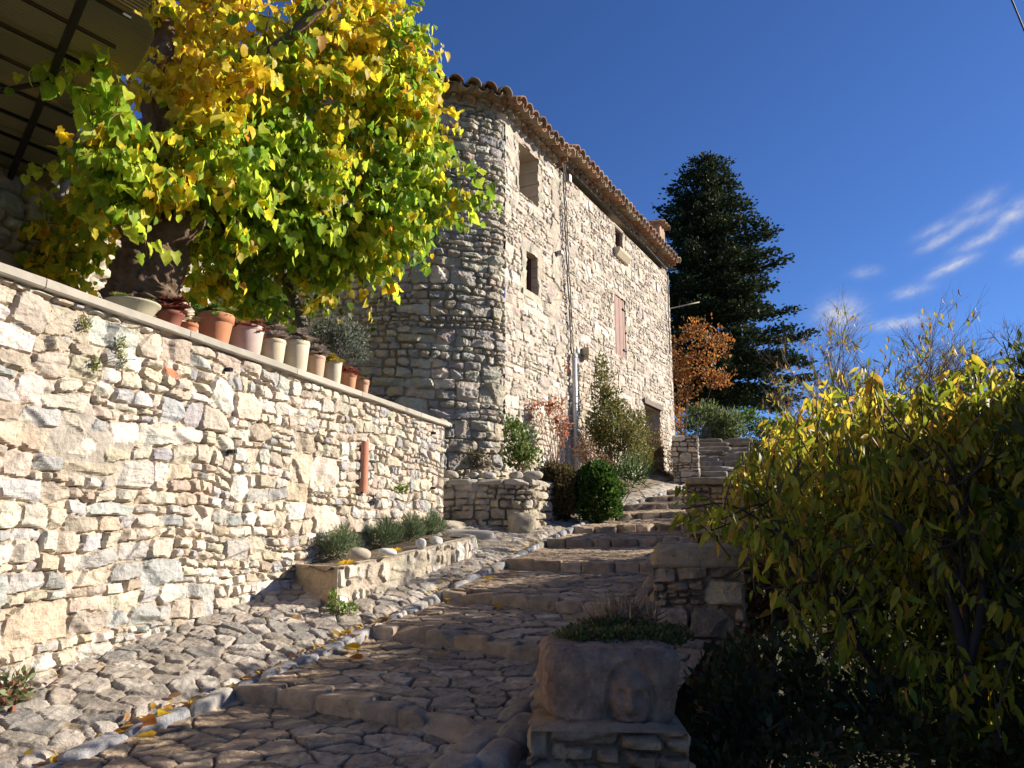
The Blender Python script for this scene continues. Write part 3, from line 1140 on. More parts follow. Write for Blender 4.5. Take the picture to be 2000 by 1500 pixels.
        for q in range(nback):
            o1 = .33 - q * .36 + jit
            pt = bx(p, n, o1 - lenn * 1.0, zz - (o1 - lenn) * .30 + r.normal(0, .004))
            c = np.array(TILEC[int(r.integers(len(TILEC)))]) * r.uniform(.8, 1.2)
            half_tile(roof, pt + np.array([0, 0, .03]), axis + np.array([r.normal(0, .02), r.normal(0, .02), -.03]), (0, 0, 1), lenn, .095, .118, c, True, .016)
            side = np.array([n[1], -n[0], 0]) * .1125
            c = np.array(TILEC[int(r.integers(len(TILEC)))]) * r.uniform(.75, 1.1)
            half_tile(roof, pt + side + np.array([0, 0, .035]), axis, (0, 0, 1), lenn - .01, .10, .085, c, False, .014)
    # mortar bed behind the tiles
    for i in range(len(seq) - 1):
        (p, n, k), (p2, n2, k2) = seq[i], seq[i + 1]
        if k != k2:
            continue
        dz = .20 * k
        pr = [(-.3, -.02), (.015, -.02), (.015, .075), (.09, .078), (.09, .10), (.12, .165), (.22, .168), (.22, .19), (-.3, .34)]
        V = [bx(p, n, o, HTOP + dz + z_) for (o, z_) in pr] + [bx(p2, n2, o, HTOP + dz + z_) for (o, z_) in pr]
        m = len(pr)
        bed.add(V, [[j, j + m, (j + 1) % m + m, (j + 1) % m] for j in range(m)], col=(.47, .40, .30))
    for k in (0, 1):
        idx = [i for i, q in enumerate(seq) if q[2] == k]
        for i in (idx[0], idx[-1]):
            p, n, _ = seq[i]; dz = .20 * k
            V = [bx(p, n, o, HTOP + dz + z_) for (o, z_) in pr]
            bed.add(V, None, [[0, j, j + 1] for j in range(1, len(pr) - 1)], (.44, .36, .27))
    gen.build("cornice_tiles", M_tile, root)
    bed.build("cornice_bed", M_house, root, smooth=False)
    rf = roof.build("roof", M_tile, root)
    # upper roof planes behind the tiled strip
    mb = MB()
    zz = HTOP + .30
    e0, e1 = fac(-.2, -.1), fac(FLEN + .1, -.1)
    r0, r1 = fac(-1.2, -3.4), fac(FLEN + .1, -3.4)
    b0, b1 = fac(-2.2, -6.2), fac(FLEN + .1, -6.2)
    tl = np.array([_tx[620], _ty[620], 0]); 
    V = [(*e0[:2], zz), (*e1[:2], zz), (*r1[:2], zz + 1.0), (*r0[:2], zz + 1.0), (*b0[:2], zz + .1), (*b1[:2], zz + .1), (*tl[:2], zz)]
    mb.add(V, [[0, 1, 2, 3], [3, 2, 5, 4]], [[6, 0, 3], [6, 3, 4]], (.33, .2, .13))
    mb.build("roof_slab", M_tile, root, smooth=False)
    # chimney near the far end
    mb = MB()
    pc = at(1281, 470, 17.9)
    ang = math.pi / 2 - FA
    mb.box((pc[0], pc[1], pc[2] - .4), (.42, .34, 1.5), ang, (.36, .25, .17))
    mb.box((pc[0], pc[1], pc[2] + .38), (.56, .46, .05), ang, (.40, .24, .15))
    ch = mb.build("chimney", M_tile, rf, smooth=False)
    mb = MB()
    for k in range(3):
        q = pc + np.array([*(FD * (.19 * (k - 1))), .41])
        half_tile(mb, q - np.array([*(FN * .28), 0]), np.array([*FN, -.15]), (0, 0, 1), .58, .09, .1, TILEC[k], True)
    mb.build("chimney_tiles", M_tile, ch)
    # cables, drain pipe, fittings
    def fpath(pts, off=.045, wob=.006):
        out = []
        for (u, v) in pts:
            s = fac_s(u, v)
            out.append(fac(s, off + r.normal(0, wob * .5), fac_z(u, v)))
        out = np.array(out)
        t = np.linspace(0, 1, len(out)); tt = np.linspace(0, 1, len(out) * 6)
        return np.stack([np.interp(tt, t, out[:, k]) + r.normal(0, wob, len(tt)) * (k < 2) for k in range(3)], -1)
    mb = MB()
    cab = [(1095, 318), (1096, 370), (1099, 430), (1100, 480), (1103, 540), (1107, 600), (1109, 650), (1112, 692)]
    tube(mb, fpath(cab, .05), .014, 6, (.02, .018, .017)); tube(mb, fpath([(u + 2.5, v) for u, v in cab], .06), .010, 6, (.02, .018, .017))
    mb.build("cable", M_black, root)
    mb = MB()
    tube(mb, fpath([(1118, 330), (1160, 376), (1200, 420), (1250, 474), (1298, 527)], .06, .003), .011, 6, (.05, .045, .04))
    mb.build("cable", M_black, root)
    mb = MB()
    tube(mb, fpath([(1300.5, 535), (1302, 590), (1303, 640), (1304, 690)], .05), .014, 6, (.03, .028, .025))
    mb.build("cable", M_black, root)
    mb = MB()
    s = fac_s(1116, 800)
    tube(mb, [fac(s, .07, fac_z(1113, 692)), fac(s, .07, fac_z(1115, 800)), fac(s, .07, 2.0)], .042, 14, (.62, .60, .57))
    dp = mb.build("drainpipe", M_metal, root)
    mb = MB()
    for v in (700, 790, 880):
        mb = MB(); tube(mb, [fac(s, .07, fac_z(1115, v)), fac(s, .07, fac_z(1115, v) + .03)], .047, 14, (.5, .48, .45))
        mb.build("bracket", M_metal, dp)
    mb = MB()
    p = fac(fac_s(1106, 350), .05, fac_z(1106, 350)); mb.box(p, (.09, .07, .13), ang, (.26, .24, .22))
    mb.build("junction_box", M_metal, root, smooth=False)
    mb = MB(); p = fac(fac_s(1089, 495), .05, fac_z(1089, 495)); mb.box(p, (.09, .09, .06), ang, (.26, .24, .22))
    mb.build("spotlight", M_metal, root, smooth=False)
    mb = MB()
    p = fac(fac_s(1140, 688), .07, fac_z(1140, 688))
    mb.box(p, (.17, .13, .13), ang, (.42, .36, .27)); mb.box(p - np.array([0, 0, .1]), (.13, .1, .07), ang, (.42, .36, .27))
    mb.build("stone_bracket", M_ash, root, smooth=False)
    mb = MB()
    a_ = fac(FLEN - .02, .02, fac_z(1304, 599)); b_ = at(1366, 590, a_[1] + .1)
    tube(mb, [a_, (a_ + b_) / 2, b_], .014, 8, (.45, .38, .28))
    mb.build("rod", M_wood, root)
    return root


build_house()

# ------------------------------------------------------------------ back wall of the terrace, behind the tree
def build_back_wall():
    root = thing("terrace_wall", "old rubble wall in dappled shade at the back of the terrace behind the tree", "wall", (-4.4, 7.2, WTOP))
    x1, y1 = float(_tx[int(_N * .62)]), float(_ty[int(_N * .62)]) + .1
    p1 = np.array([x1, y1]); p0 = np.array([-5.9, 2.0])
    L = float(np.linalg.norm(p1 - p0)); d = (p1 - p0) / L; n = np.array([d[1], -d[0]])
    mb = MB()
    z0 = WTOP - .3
    stone_sheet(mb, flat_map(p0, d, n, z0), L, 3.1, .024, 301, pal=CREAM, mortar=(.34, .28, .2), prot=(0, .05), joint=.04, soft=.013, lay=dict(rh=(.2, .32), p_big=.3))
    # flat top and back
    a = [(*(p0), z0 + 3.1), (*(p1), z0 + 3.1), (*(p1 - n * .5), z0 + 3.1), (*(p0 - n * .5), z0 + 3.1), (*(p1 - n * .5), z0), (*(p0 - n * .5), z0)]
    mb.add(a, [[0, 1, 2, 3], [3, 2, 4, 5]], col=(.42, .36, .27))
    mb.build("stonework", M_wall, root)
    mb = MB()
    # flat ledge course showing at the far left
    q = p0 + d * 3.2
    for k in range(6):
        c = p0 + d * (1.4 + k * .82) + n * .09
        mb.box((c[0], c[1], WTOP + 1.02), (.8, .22, .07), math.atan2(d[1], d[0]), np.array((.46, .42, .35)) * rng.uniform(.9, 1.1))
    mb.build("ledge", M_ash, root, smooth=False)


build_back_wall()

# ------------------------------------------------------------------ lower wall in front of the house, bed, step blocks
def curve_map(pts, z0, top=None):
    pts = np.asarray(pts, float)
    seg = np.linalg.norm(np.diff(pts, axis=0), axis=1); S = np.concatenate([[0], np.cumsum(seg)])
    t = np.gradient(pts, S, axis=0); t /= np.linalg.norm(t, axis=1, keepdims=True)
    n = np.stack([t[:, 1], -t[:, 0]], -1)

    def f(u, v, h):
        x = np.interp(u, S, pts[:, 0]); y = np.interp(u, S, pts[:, 1])
        nx = np.interp(u, S, n[:, 0]); ny = np.interp(u, S, n[:, 1])
        k = np.hypot(nx, ny)
        z = z0 + v if not callable(z0) else z0(u) + v
        return np.stack([x + nx / k * h, y + ny / k * h, z], -1)
    return f, float(S[-1])


def bez(pts, n=60):
    """A smooth curve through the points."""
    pts = np.asarray(pts, float)
    P = np.concatenate([[2 * pts[0] - pts[1]], pts, [2 * pts[-1] - pts[-2]]])
    out = []
    m = len(pts) - 1
    for i in range(m):
        t = np.linspace(0, 1, n // m + 1)[:-1][:, None]
        a, b, c, d = P[i:i + 4]
        out.append(.5 * (2 * b + (c - a) * t + (2 * a - 5 * b + 4 * c - d) * t ** 2 + (3 * b - a - 3 * c + d) * t ** 3))
    out.append(pts[-1:])
    return np.concatenate(out)


LOWPTS = bez([(-1.75, 9.42), (-.8, 9.36), (0.0, 9.36), (.24, 9.46), (.38, 9.75), (.55, 10.15), (.85, 10.8)], 72)
LOWTOP = .60 + EYE


def build_low_wall():
    root = thing("bed_wall", "low dry stone wall holding the planted bed at the foot of the rounded house corner", "wall", (-.2, 9.36, 1.4))
    f, L = curve_map(LOWPTS, 1.05)
    mb = MB()
    stone_sheet(mb, f, L, LOWTOP - 1.05, .016, 401, pal=[(.42, .365, .28), (.47, .42, .34), (.38, .33, .25), (.44, .37, .27)], mortar=(.22, .18, .13), prot=(0, .03), joint=.034, soft=.005, gap=.005, grit=1.3,
                lay=dict(rh=(.18, .27), p_big=.3, sub=(2, 3), asp=(1.2, 2.8)))
    mb.build("stonework", M_house, root, smooth=False)
    mb = MB(); r = np.random.default_rng(44)
    u = .02
    while u < L - .05:
        w = r.uniform(.2, .42)
        p = f(np.array([u + w / 2]), np.array([0.]), np.array([-.12]))[0]; p2 = f(np.array([u + w / 2 + .02]), np.array([0.]), np.array([-.12]))[0]
        a = math.atan2(p2[1] - p[1], p2[0] - p[0])
        hh = r.uniform(.07, .11)
        rock(mb, (p[0], p[1], LOWTOP + hh / 2 - .03), (w * 1.0, .30, hh), rotm(0, r.normal(0, .03), a), n=12, k=10, rough=.07, seed=int(r.integers(1e6)), col=np.array((.45, .40, .32)) * r.uniform(.85, 1.12))
        u += w
    mb.build("capping_stones", M_house, root)
    # the bed behind it, up to the facade
    mb = MB()
    nu, nv = 90, 30
    V = []; col = []
    for i in range(nu):
        t = i / (nu - 1)
        if t < .5:
            a = LOWPTS[int(t * 2 * (len(LOWPTS) - 1))]; za = LOWTOP - .03
            x, y, nx, ny = tower_at(max(0, 2.6 - t * 2 * 3.2)) if t * 2 * 3.2 < 2.6 else (*fac((t * 2 * 3.2 - 2.6))[:2], 0, 0)
            b = np.array([x, y]) - np.array([nx, ny]) * .1
        else:
            q = (t - .5) * 2
            yy = 10.8 + q * 7.0
            a = np.array([float(xg(yy)) - .45 * min(1, q * 5) - (1 - min(1, q * 5)) * .28, yy]); za = (LOWTOP - .03) * (1 - min(1, q * 4)) + min(1, q * 4) * (float(G(yy)) + .06)
            b = fac(.6 + q * 7.9, -.1)[:2]
        for j in range(nv):
            w = j / (nv - 1)
            p = a * (1 - w) + b * w
            zb = max(float(G(p[1])) + .40, LOWTOP + .1) if t < .5 else max(float(G(p[1])) + .25, za)
            V.append((p[0], p[1], za * (1 - w) + zb * w + .04 * float(fbm2(p[0] * 4, p[1] * 4, 45, 3))))
    V = np.array(V).reshape(nu, nv, 3)
    fcol = fbm2(V[..., 0] * 6, V[..., 1] * 6, 46, 3)[..., None]
    mb.add(V.reshape(-1, 3), grid_quads(nv, nu), col=(np.array((.22, .175, .12)) * (1 + .4 * fcol)).reshape(-1, 3))
    tag(mb.build("bed_soil", M_soil), kind="structure")
    # pebbles and cobbles lying on the bed's edge
    for (u_, v_, y_, sz, c, lab) in ((880, 912, 9.5, (.2, .16, .11), (.46, .41, .32), "rounded beige cobble at the left end of the low wall"),
                                     (925, 917, 9.5, (.15, .14, .09), (.44, .40, .33), "small grey cobble beside dry tufts on the low wall"),
                                     (955, 922, 9.5, (.19, .14, .09), (.5, .46, .38), "flat pale cobble in the middle of the low wall"),
                                     (1008, 925, 9.55, (.17, .15, .10), (.43, .39, .31), "rounded cobble where the low wall begins to curve"),
                                     (1040, 940, 9.7, (.26, .2, .12), (.45, .41, .34), "large flat cobble at the low wall's curved corner by the brown bush")):
        p = at(u_, v_, y_)
        mb = MB(); rock(mb, (p[0], p[1], LOWTOP + .05 + sz[2] / 2), sz, rotm(0, .1, u_), n=8, k=2.6, rough=.12, seed=u_, col=c)
        tag(mb.build("cobble", M_path), lab, "stone", "loose cobbles on the low wall")
    # two step blocks at the gap beside the long wall
    mb = MB(); p = at(912, 1042, 8.75)
    rock(mb, (p[0], p[1], 1.33), (.62, .34, .24), rotm(0, .02, .1), n=12, k=7, rough=.05, seed=91, col=(.47, .44, .38))
    tag(mb.build("step_block", M_ash), "pale worn step block lying at the end of the long wall", "step")
    mb = MB(); p = at(868, 1020, 9.12)
    rock(mb, (p[0], p[1], 1.43), (.50, .3, .26), rotm(0, .0, .05), n=12, k=7, rough=.06, seed=93, col=(.42, .37, .28))
    tag(mb.build("step_block", M_ash), "darker upper step block tucked behind the long wall's end", "step")
    # boulder at the foot of the low wall
    mb = MB(); p = at(1018, 1022, 9.28)
    rock(mb, (p[0], p[1], p[2] - .02), (.33, .25, .30), rotm(0, .1, .3), n=12, k=3.5, rough=.13, seed=17, col=(.44, .38, .28))
    tag(mb.build("boulder", M_house), "rounded boulder at the foot of the low wall beside the brown bush", "stone")


build_low_wall()

# ------------------------------------------------------------------ planter at the foot of the long wall
PL_A = np.array([-1.26, 5.63]); PL_B = np.array([-.46, 7.55])


def build_planter():
    root = thing("planter", "low mortared stone planter with soil built against the foot of the long wall", "planter", (-1.0, 6.5, .9))
    front = bez([PL_A, PL_A * .5 + PL_B * .5 + np.array([.015, -.01]), PL_B, PL_B + np.array([.09, .22]), PL_B + np.array([.04, .48]), PL_B + np.array([-.2, .7])], 60)
    top = lambda y: EYE - .245 + (y - 5.63) * .094

    S = np.concatenate([[0], np.cumsum(np.linalg.norm(np.diff(front, axis=0), axis=1))])
    f0, L = curve_map(front, 0.)
    Hm = .52

    def fmap(u, v, h):
        P = f0(u, v, h)
        yy = np.interp(u, S, front[:, 1])
        zt = top(yy)
        P[:, 2] = zt - Hm + v + .012 * fbm2(u * 4, v * 0 + 3, 51) * (v / Hm)
        return P
    mb = MB()
    pal = [(.60, .55, .45), (.56, .50, .40), (.64, .60, .52), (.52, .46, .36)]
    stone_sheet(mb, fmap, L, Hm, .011, 501, pal=pal, mortar=(.46, .39, .30), gap=.014, prot=(.004, .022), joint=.010, soft=.006, facet=.16, warp=.05, grit=1.0, chinks=30,
                lay=dict(rh=(.17, .25), p_big=.7, sub=(1, 2), asp=(.7, 1.4), big_asp=(.5, 1.0)), extra=[(0, .09, .34, .52, (.58, .53, .44)), (0, .15, .12, .3, (.64, .6, .52)), (.1, .3, .41, .52, (.62, .58, .5))])
    # end face towards the viewer
    back = wall_pt(wall_s(575, 1160), -.02)
    d = PL_A - back; Ld = float(np.linalg.norm(d)); d = d / Ld
    stone_sheet(mb, flat_map(back, d, np.array([d[1], -d[0]]), top(5.63) - Hm), Ld + .004, Hm, .011, 502, pal=[(.42, .32, .22), (.46, .36, .26)], mortar=(.40, .31, .22), gap=.012,
                prot=(.0, .006), joint=.004, soft=.015, facet=.04, lay=dict(rh=(.22, .3), p_big=.8))
    # rim top
    V = []; n = len(front)
    t = np.gradient(front, axis=0); t /= np.linalg.norm(t, axis=1, keepdims=True)
    for i in range(n):
        for k, o in enumerate((.006, -.05, -.11)):
            q = front[i] + np.array([t[i, 1], -t[i, 0]]) * o
            V.append((q[0], q[1], top(front[i, 1]) + .004 * k * (k < 2) + .012 * float(fbm2(S[i] * 4, 3., 51)) - (.03 if k == 2 else 0)))
    mb.add(V, grid_quads(3, n), col=(.54, .48, .38))
    for j in range(2):
        pass
    q0, q1 = back, PL_A
    w_in = np.array([d[1], -d[0]]) * -.09
    mb.add([(*q0, top(5.63)), (*q1, top(5.63)), (*(q1 + w_in), top(5.63) - .004), (*(q0 + w_in), top(5.63) - .004)], [[0, 1, 2, 3]], col=(.48, .40, .30))
    mb.build("stonework", M_wall, root, smooth=False)
    mb = MB()
    V = []
    m = 14
    for i in range(n):
        q = front[i] + np.array([t[i, 1], -t[i, 0]]) * -.07
        s = float(np.dot(q - W0, WD)); s += (float(np.dot(back - W0, WD)) - float(np.dot(front[0] - W0, WD))) * (1 - i / (n - 1)); e = wall_pt(s, -.03)
        for k in range(m):
            w = k / (m - 1); p = q * (1 - w) + e * w
            V.append((p[0], p[1], top(front[i, 1]) - .035 + .03 * float(fbm2(p[0] * 9, p[1] * 9, 52, 3)) + .02 * w))
    mb.add(V, grid_quads(m, n), col=(.2, .155, .105))
    mb.build("soil", M_soil, root)
    for (u, v, y, sz, c, lab) in ((702, 1082, 5.85, (.175, .13, .095), (.42, .36, .275), "tan rounded cobble on the planter rim by the first rosemary"),
                                  (757, 1078, 6.15, (.15, .10, .06), (.66, .64, .58), "flat white pebble on the planter rim beside a yellow leaf"),
                                  (822, 1062, 6.75, (.09, .09, .095), (.60, .58, .53), "small upright white pebble on the planter rim"),
                                  (852, 1056, 7.15, (.125, .10, .08), (.62, .61, .56), "pale grey egg-shaped pebble towards the planter's far end")):
        p = at(u, v, y)
        mb = MB(); rock(mb, (p[0], p[1], max(p[2], top(y) + sz[2] * .35)), sz, rotm(0, .1, .5), n=10, k=2.3, rough=.05, seed=u, col=c)
        tag(mb.build("pebble", M_ash), lab, "pebble", "pebbles on the planter")
    return top


PL_TOP = build_planter()

# ------------------------------------------------------------------ parapet on the right
def masonry_block(name, lab, P, W, D, H, yaw, seed, cap=None, pal=DARKW, lay=None, mat=None):
    """A free standing wall piece: P = near left bottom corner, W wide, D deep."""
    root = thing(name, lab, "wall", P)
    mb = MB()
    mat = mat or M_pier
    ex = np.array([math.cos(yaw), math.sin(yaw)]); ey = np.array([-math.sin(yaw), math.cos(yaw)])
    P2 = np.array(P[:2])
    kw = dict(pal=pal, mortar=(.20, .14, .09), prot=(0, .03), joint=.03, soft=.006, gap=.006, grit=1.4, lay=lay or dict(rh=(.15, .24), p_big=.35, sub=(2, 3), asp=(1.3, 2.8)))
    stone_sheet(mb, flat_map(P2, ex, -ey, P[2]), W, H, .011, seed, **kw)
    stone_sheet(mb, flat_map(P2 + ex * W, ey, ex, P[2]), D, H, .02, seed + 1, **kw)
    stone_sheet(mb, flat_map(P2 + ey * D, -ey, -ex, P[2]), D, H, .02, seed + 2, **kw)
    stone_sheet(mb, flat_map(P2 + ex * W + ey * D, -ex, ey, P[2]), W, H, .03, seed + 3, **kw)
    nn = 24
    xs = np.linspace(0, W, nn); ys = np.linspace(0, D, nn)
    X, Y = np.meshgrid(xs, ys)
    ed = np.clip(np.minimum(np.minimum(X, W - X), np.minimum(Y, D - Y)) / .04, 0, 1)
    Z = P[2] + H + ed * (.012 + .03 * fbm2(X * 7, Y * 7, seed + 9, 3))
    V = np.stack([P2[0] + ex[0] * X + ey[0] * Y, P2[1] + ex[1] * X + ey[1] * Y, Z], -1).reshape(-1, 3)
    mb.add(V, grid_quads(nn, nn), col=np.array(pal[0]) * .9)
    mb.build("stonework", mat, root, smooth=False)
    if cap:
        mb = MB(); r = np.random.default_rng(seed)
        th = cap
        a = 0
        while a < D:
            l = min(r.uniform(.45, .7), D - a + .04)
            c = P2 + ex * (W / 2) + ey * (a + l / 2)
            rock(mb, (c[0], c[1], P[2] + H + th / 2 - .01), (W + .05, l * .99, th), rotm(0, r.normal(0, .02), yaw + r.normal(0, .015)), n=16, k=8, rough=.05, seed=int(r.integers(1e6)), col=np.array((.40, .30, .19)) * r.uniform(.9, 1.1))
            a += l
        mb.build("capstone", mat, root)
    return root


# boulder's base, the pier, the low slab, the farther block
pz = lambda u, v, y: float(at(u, v, y)[2])
b0 = at(1036, 1500, 3.2)
masonry_block("parapet_wall", "low mossy stone base under the carved boulder at the lane's near right edge", (b0[0] + .0, 3.12, -.35), .60, 1.6, pz(1180, 1418, 3.2) + .35, -.05, 601)
masonry_block("parapet_wall", "brown stone pier with a thick capstone behind the carved boulder", (at(1279, 1200, 5.05)[0], 5.05, .05), .56, 1.5, pz(1350, 1108, 5.05) - .05, -.22, 611, cap=.145)
masonry_block("parapet_wall", "long low stretch of parapet with a flat slab top beyond the brown pier", (at(1340, 1045, 6.9)[0], 6.75, .5), .5, 1.9, pz(1340, 1040, 6.9) - .5, -.36, 621, cap=.11)
masonry_block("parapet_wall", "far block of the parapet with a broad slab top below the upper stairs", (at(1343, 1000, 8.9)[0], 8.9, .9), .78, 1.0, pz(1400, 952, 8.9) - .9, -.3, 631, cap=.12)


def build_carved_boulder():
    """A squat trough-like boulder with a worn face carved in relief."""
    y0 = 3.22
    cx, cz = at(1197, 1355, y0)[0], pz(1197, 1355, y0)
    w = at(1335, 1355, y0)[0] - at(1060, 1355, y0)[0]
    h = pz(1197, 1262, y0) - pz(1197, 1450, y0)
    V, Q = cube_tmpl(120)
    B = V / (np.sum(np.abs(V) ** 5.5, 1) ** (1 / 5.5))[:, None]
    # outline: tapers to the bottom right, top slightly hollowed
    x, y, z = B[:, 0], B[:, 1], B[:, 2]
    x = x * (1 + .06 * z) + .03 * np.sin(z * 2)
    low = np.clip(-z - .1, 0, 1)
    z = z + low * np.clip(-x - .15, 0, 1) * .55 - .05 * (1 - x ** 2) * (z > 0) * z
    z = z - .10 * np.clip(-z, 0, 1) * np.exp(-((x - .2) / .5) ** 2)
    P = np.stack([x * w / 2, y * .30, z * h / 2], -1)
    nrm = B / np.linalg.norm(B, axis=1, keepdims=True)
    d = -.010 * np.abs(noise3(P * 28, 13)) - .006 * np.abs(noise3(P * 70, 14)) + .012 * noise3(P * 9, 3) + .010 * noise3(P * 22, 4) + .006 * noise3(P * 55, 5) + .014 * noise3(P * 4 + 3, 6)
    P = P + nrm * d[:, None]
    # carved head: oval relief on the front with brow, eyes, nose, mouth
    front = np.clip((-B[:, 1] - .35) * 3, 0, 1)
    fx = (P[:, 0] - (at(1232, 1370, y0)[0] - cx)) / .082
    fz = (P[:, 2] - (pz(1232, 1366, y0) - cz)) / .118
    rr = np.hypot(fx, fz)
    g = lambda a, b, sa, sb: np.exp(-((fx - a) / sa) ** 2 - ((fz - b) / sb) ** 2)
    rel = .027 * np.clip(1 - rr ** 3, 0, 1) - .016 * np.exp(-((rr - 1.1) / .15) ** 2)
    inside = np.clip((1.0 - rr) * 4, 0, 1)
    rel += inside * 1.0 * (.013 * g(-.05, -.02, .15, .36) + .009 * g(-.05, -.24, .22, .12) - .020 * g(-.42, .18, .25, .15) - .020 * g(.36, .18, .25, .15) + .010 * g(0, .40, .62, .11)
                     - .012 * g(-.03, -.50, .36, .07) + .007 * g(-.03, -.62, .3, .07) - .004 * g(.5, -.3, .2, .4))
    P[:, 1] -= rel * front
    P += np.array([cx, y0 + .29, cz])
    n = noise3(P * 14, 9) + .6 * noise3(P * 40, 10)
    col = np.array((.31, .20, .135)) * (1 + .5 * n)[:, None]
    mb = MB(); mb.add(P, Q, col=col)
    o = mb.build("carved_boulder", M_pier, smooth=False)
    tag(o, "large pinkish boulder with a worn human face carved on its front beside the lane", "boulder")


build_carved_boulder()

# upper stairs and the little wall left of them
def build_upper_stairs():
    mb = MB(); r = np.random.default_rng(66)
    x0, x1 = at(1350, 900, 17.6)[0], at(1480, 900, 17.6)[0]
    zb = pz(1400, 938, 16.6)
    for i in range(9):
        y = 16.6 + i * .40
        z = zb + i * .155
        xa = x0 + i * .05
        while xa < x1:
            w = r.uniform(.55, 1.1)
            rock(mb, (xa + w / 2, y + .25 + r.normal(0, .012), z + r.normal(0, .008)), (w * .995, .52, .165), rotm(0, r.normal(0, .01), r.normal(0, .02)), n=8, k=14, rough=.025, seed=int(r.integers(1e6)), col=np.array((.27, .225, .17)) * r.uniform(.8, 1.2))
            xa += w
        mb.box(((x0 + x1) / 2, y + .6, z - .35), (x1 - x0, .95, .72), 0, (.2, .17, .13))
    tag(mb.build("upper_stairs", M_path), kind="structure")
    b = at(1316, 935, 16.3)
    masonry_block("garden_wall", "short pale dry stone wall end beside the far upper stairs", (b[0], 16.3, float(b[2]) - .3), at(1362, 900, 16.3)[0] - b[0], 1.0, pz(1340, 852, 16.3) - float(b[2]) + .3, -.25, 641, pal=GREYS,
                  mat=M_house)
    # round-topped stone hut on the hill behind
    root = thing("stone_hut", "small round-topped stone hut behind the green bushes up the hill", "hut", at(1425, 860, 27))
    mb = MB()
    c = at(1405, 852, 27)
    Rr = .68
    pts = [(c[0] + Rr * math.cos(a), c[1] + Rr * math.sin(a)) for a in np.linspace(-math.pi, math.pi, 50)]
    f, L = curve_map(pts, float(c[2]) - .6)

    def dome(u, v, h):
        Pp = f(u, v * 0, -h * 0)
        k = np.clip(v / 1.6, 0, 1)
        rad = np.sqrt(np.clip(1 - k ** 2.4, 0.003, 1))
        dx = Pp[:, 0] - c[0]; dy = Pp[:, 1] - c[1]
        return np.stack([c[0] + dx * rad * (1 + h * .8), c[1] + dy * rad * (1 + h * .8), c[2] - .6 + v * 1.0 + h * .2], -1)
    stone_sheet(mb, dome, L, 1.6, .04, 651, pal=[(.20, .16, .11), (.24, .19, .13)], mortar=(.12, .09, .06))
    mb.build("stonework", M_pier, root)


build_upper_stairs()

# ------------------------------------------------------------------ leaves
def _leaf_t(mid, side, fold=.25, droop=.25):
    """Leaf template: midrib heights, half widths; returns verts, tris (x across, y to the tip, z up)."""
    V = []; T = []
    m = [(0, y, -droop * y * y) for y in mid]
    l = [(-x, y, fold * x - droop * y * y) for (x, y) in side]
    r = [(x, y, fold * x - droop * y * y) for (x, y) in side]
    V = m + l + r
    nm, ns = len(m), len(l)
    for off, flip in ((nm, 0), (nm + ns, 1)):
        for i in range(ns - 1):
            a, b = i, i + 1
            q = [(a, off + i, off + i + 1), (a, off + i + 1, b)]
            for t in q:
                T.append(t[::-1] if flip else t)
        t = (ns - 1, off + ns - 1, nm - 1)
        T.append(t[::-1] if flip else t)
    return np.array(V, float), np.array(T)


MULB = _leaf_t((0, .3, .62, .84, 1.0), ((.24, -.10), (.43, .16), (.40, .50), (.20, .78)), .28, .22)
LOBED = _leaf_t((0, .25, .5, .78, 1.0), ((.30, -.12), (.46, .20), (.27, .40), (.30, .62)), .25, .25)
LANCE = _leaf_t((0, .35, .72, 1.0), ((.05, .02), (.17, .33), (.10, .70)), .35, .30)
OVAL = _leaf_t((0, .5, 1.0), ((.12, .06), (.26, .5)), .25, .2)
STRAP = (np.array([(-.022, 0, 0), (.022, 0, 0), (-.024, .5, .08), (.024, .5, .08), (0, 1, -.12)], float), np.array([(0, 1, 3), (0, 3, 2), (2, 3, 4)]))
NEEDLE = (np.array([(-.06, 0, 0), (.06, 0, 0), (0, 1, 0), (0, .3, .05)], float), np.array([(0, 1, 2)]))
DIAM = (np.array([(0, 0, 0), (.28, .5, .05), (0, 1, 0), (-.28, .5, .05)], float), np.array([(0, 1, 2), (0, 2, 3)]))


def unit(a):
    return a / (np.linalg.norm(a, axis=-1, keepdims=True) + 1e-9)


def add_leaves(mb, tm, P, axis, nrm, size, col):
    P = np.asarray(P, float); axis = unit(np.asarray(axis, float)); nrm = np.asarray(nrm, float)
    w = unit(np.cross(axis, nrm)); nn = np.cross(w, axis)
    V, T = tm
    size = np.broadcast_to(np.asarray(size, float), (len(P),))
    W = (V[None, :, 0, None] * w[:, None] + V[None, :, 1, None] * axis[:, None] + V[None, :, 2, None] * nn[:, None]) * size[:, None, None] + P[:, None]
    k = len(V)
    F = (T[None] + (np.arange(len(P)) * k)[:, None, None]).reshape(-1, 3)
    col = np.asarray(col, float)
    if col.ndim == 1:
        col = np.tile(col, (len(P), 1))
    mb.add(W.reshape(-1, 3), None, F, np.repeat(col, k, axis=0))


def pick(pal, n, r, var=.18):
    pal = np.array(pal)
    c = pal[r.integers(len(pal), size=n)]
    return c * r.uniform(1 - var, 1 + var, (n, 1))


def sprays(r, starts, dirs, length, droop, step):
    """Drooping shoots: leaf points, shoot directions there, fraction along, and the shoots' polylines."""
    P = []; D = []; F = []; L = []
    for s, d, ln in zip(starts, dirs, length):
        n = max(3, int(ln / step))
        t = np.linspace(0, 1, n)
        p = s + np.outer(t * ln, d) + np.outer((t ** 2) * ln * droop, [0, 0, -1])
        dd = np.gradient(p, axis=0)
        P.append(p); D.append(unit(dd)); F.append(t); L.append(p)
    return np.concatenate(P), np.concatenate(D), np.concatenate(F), L


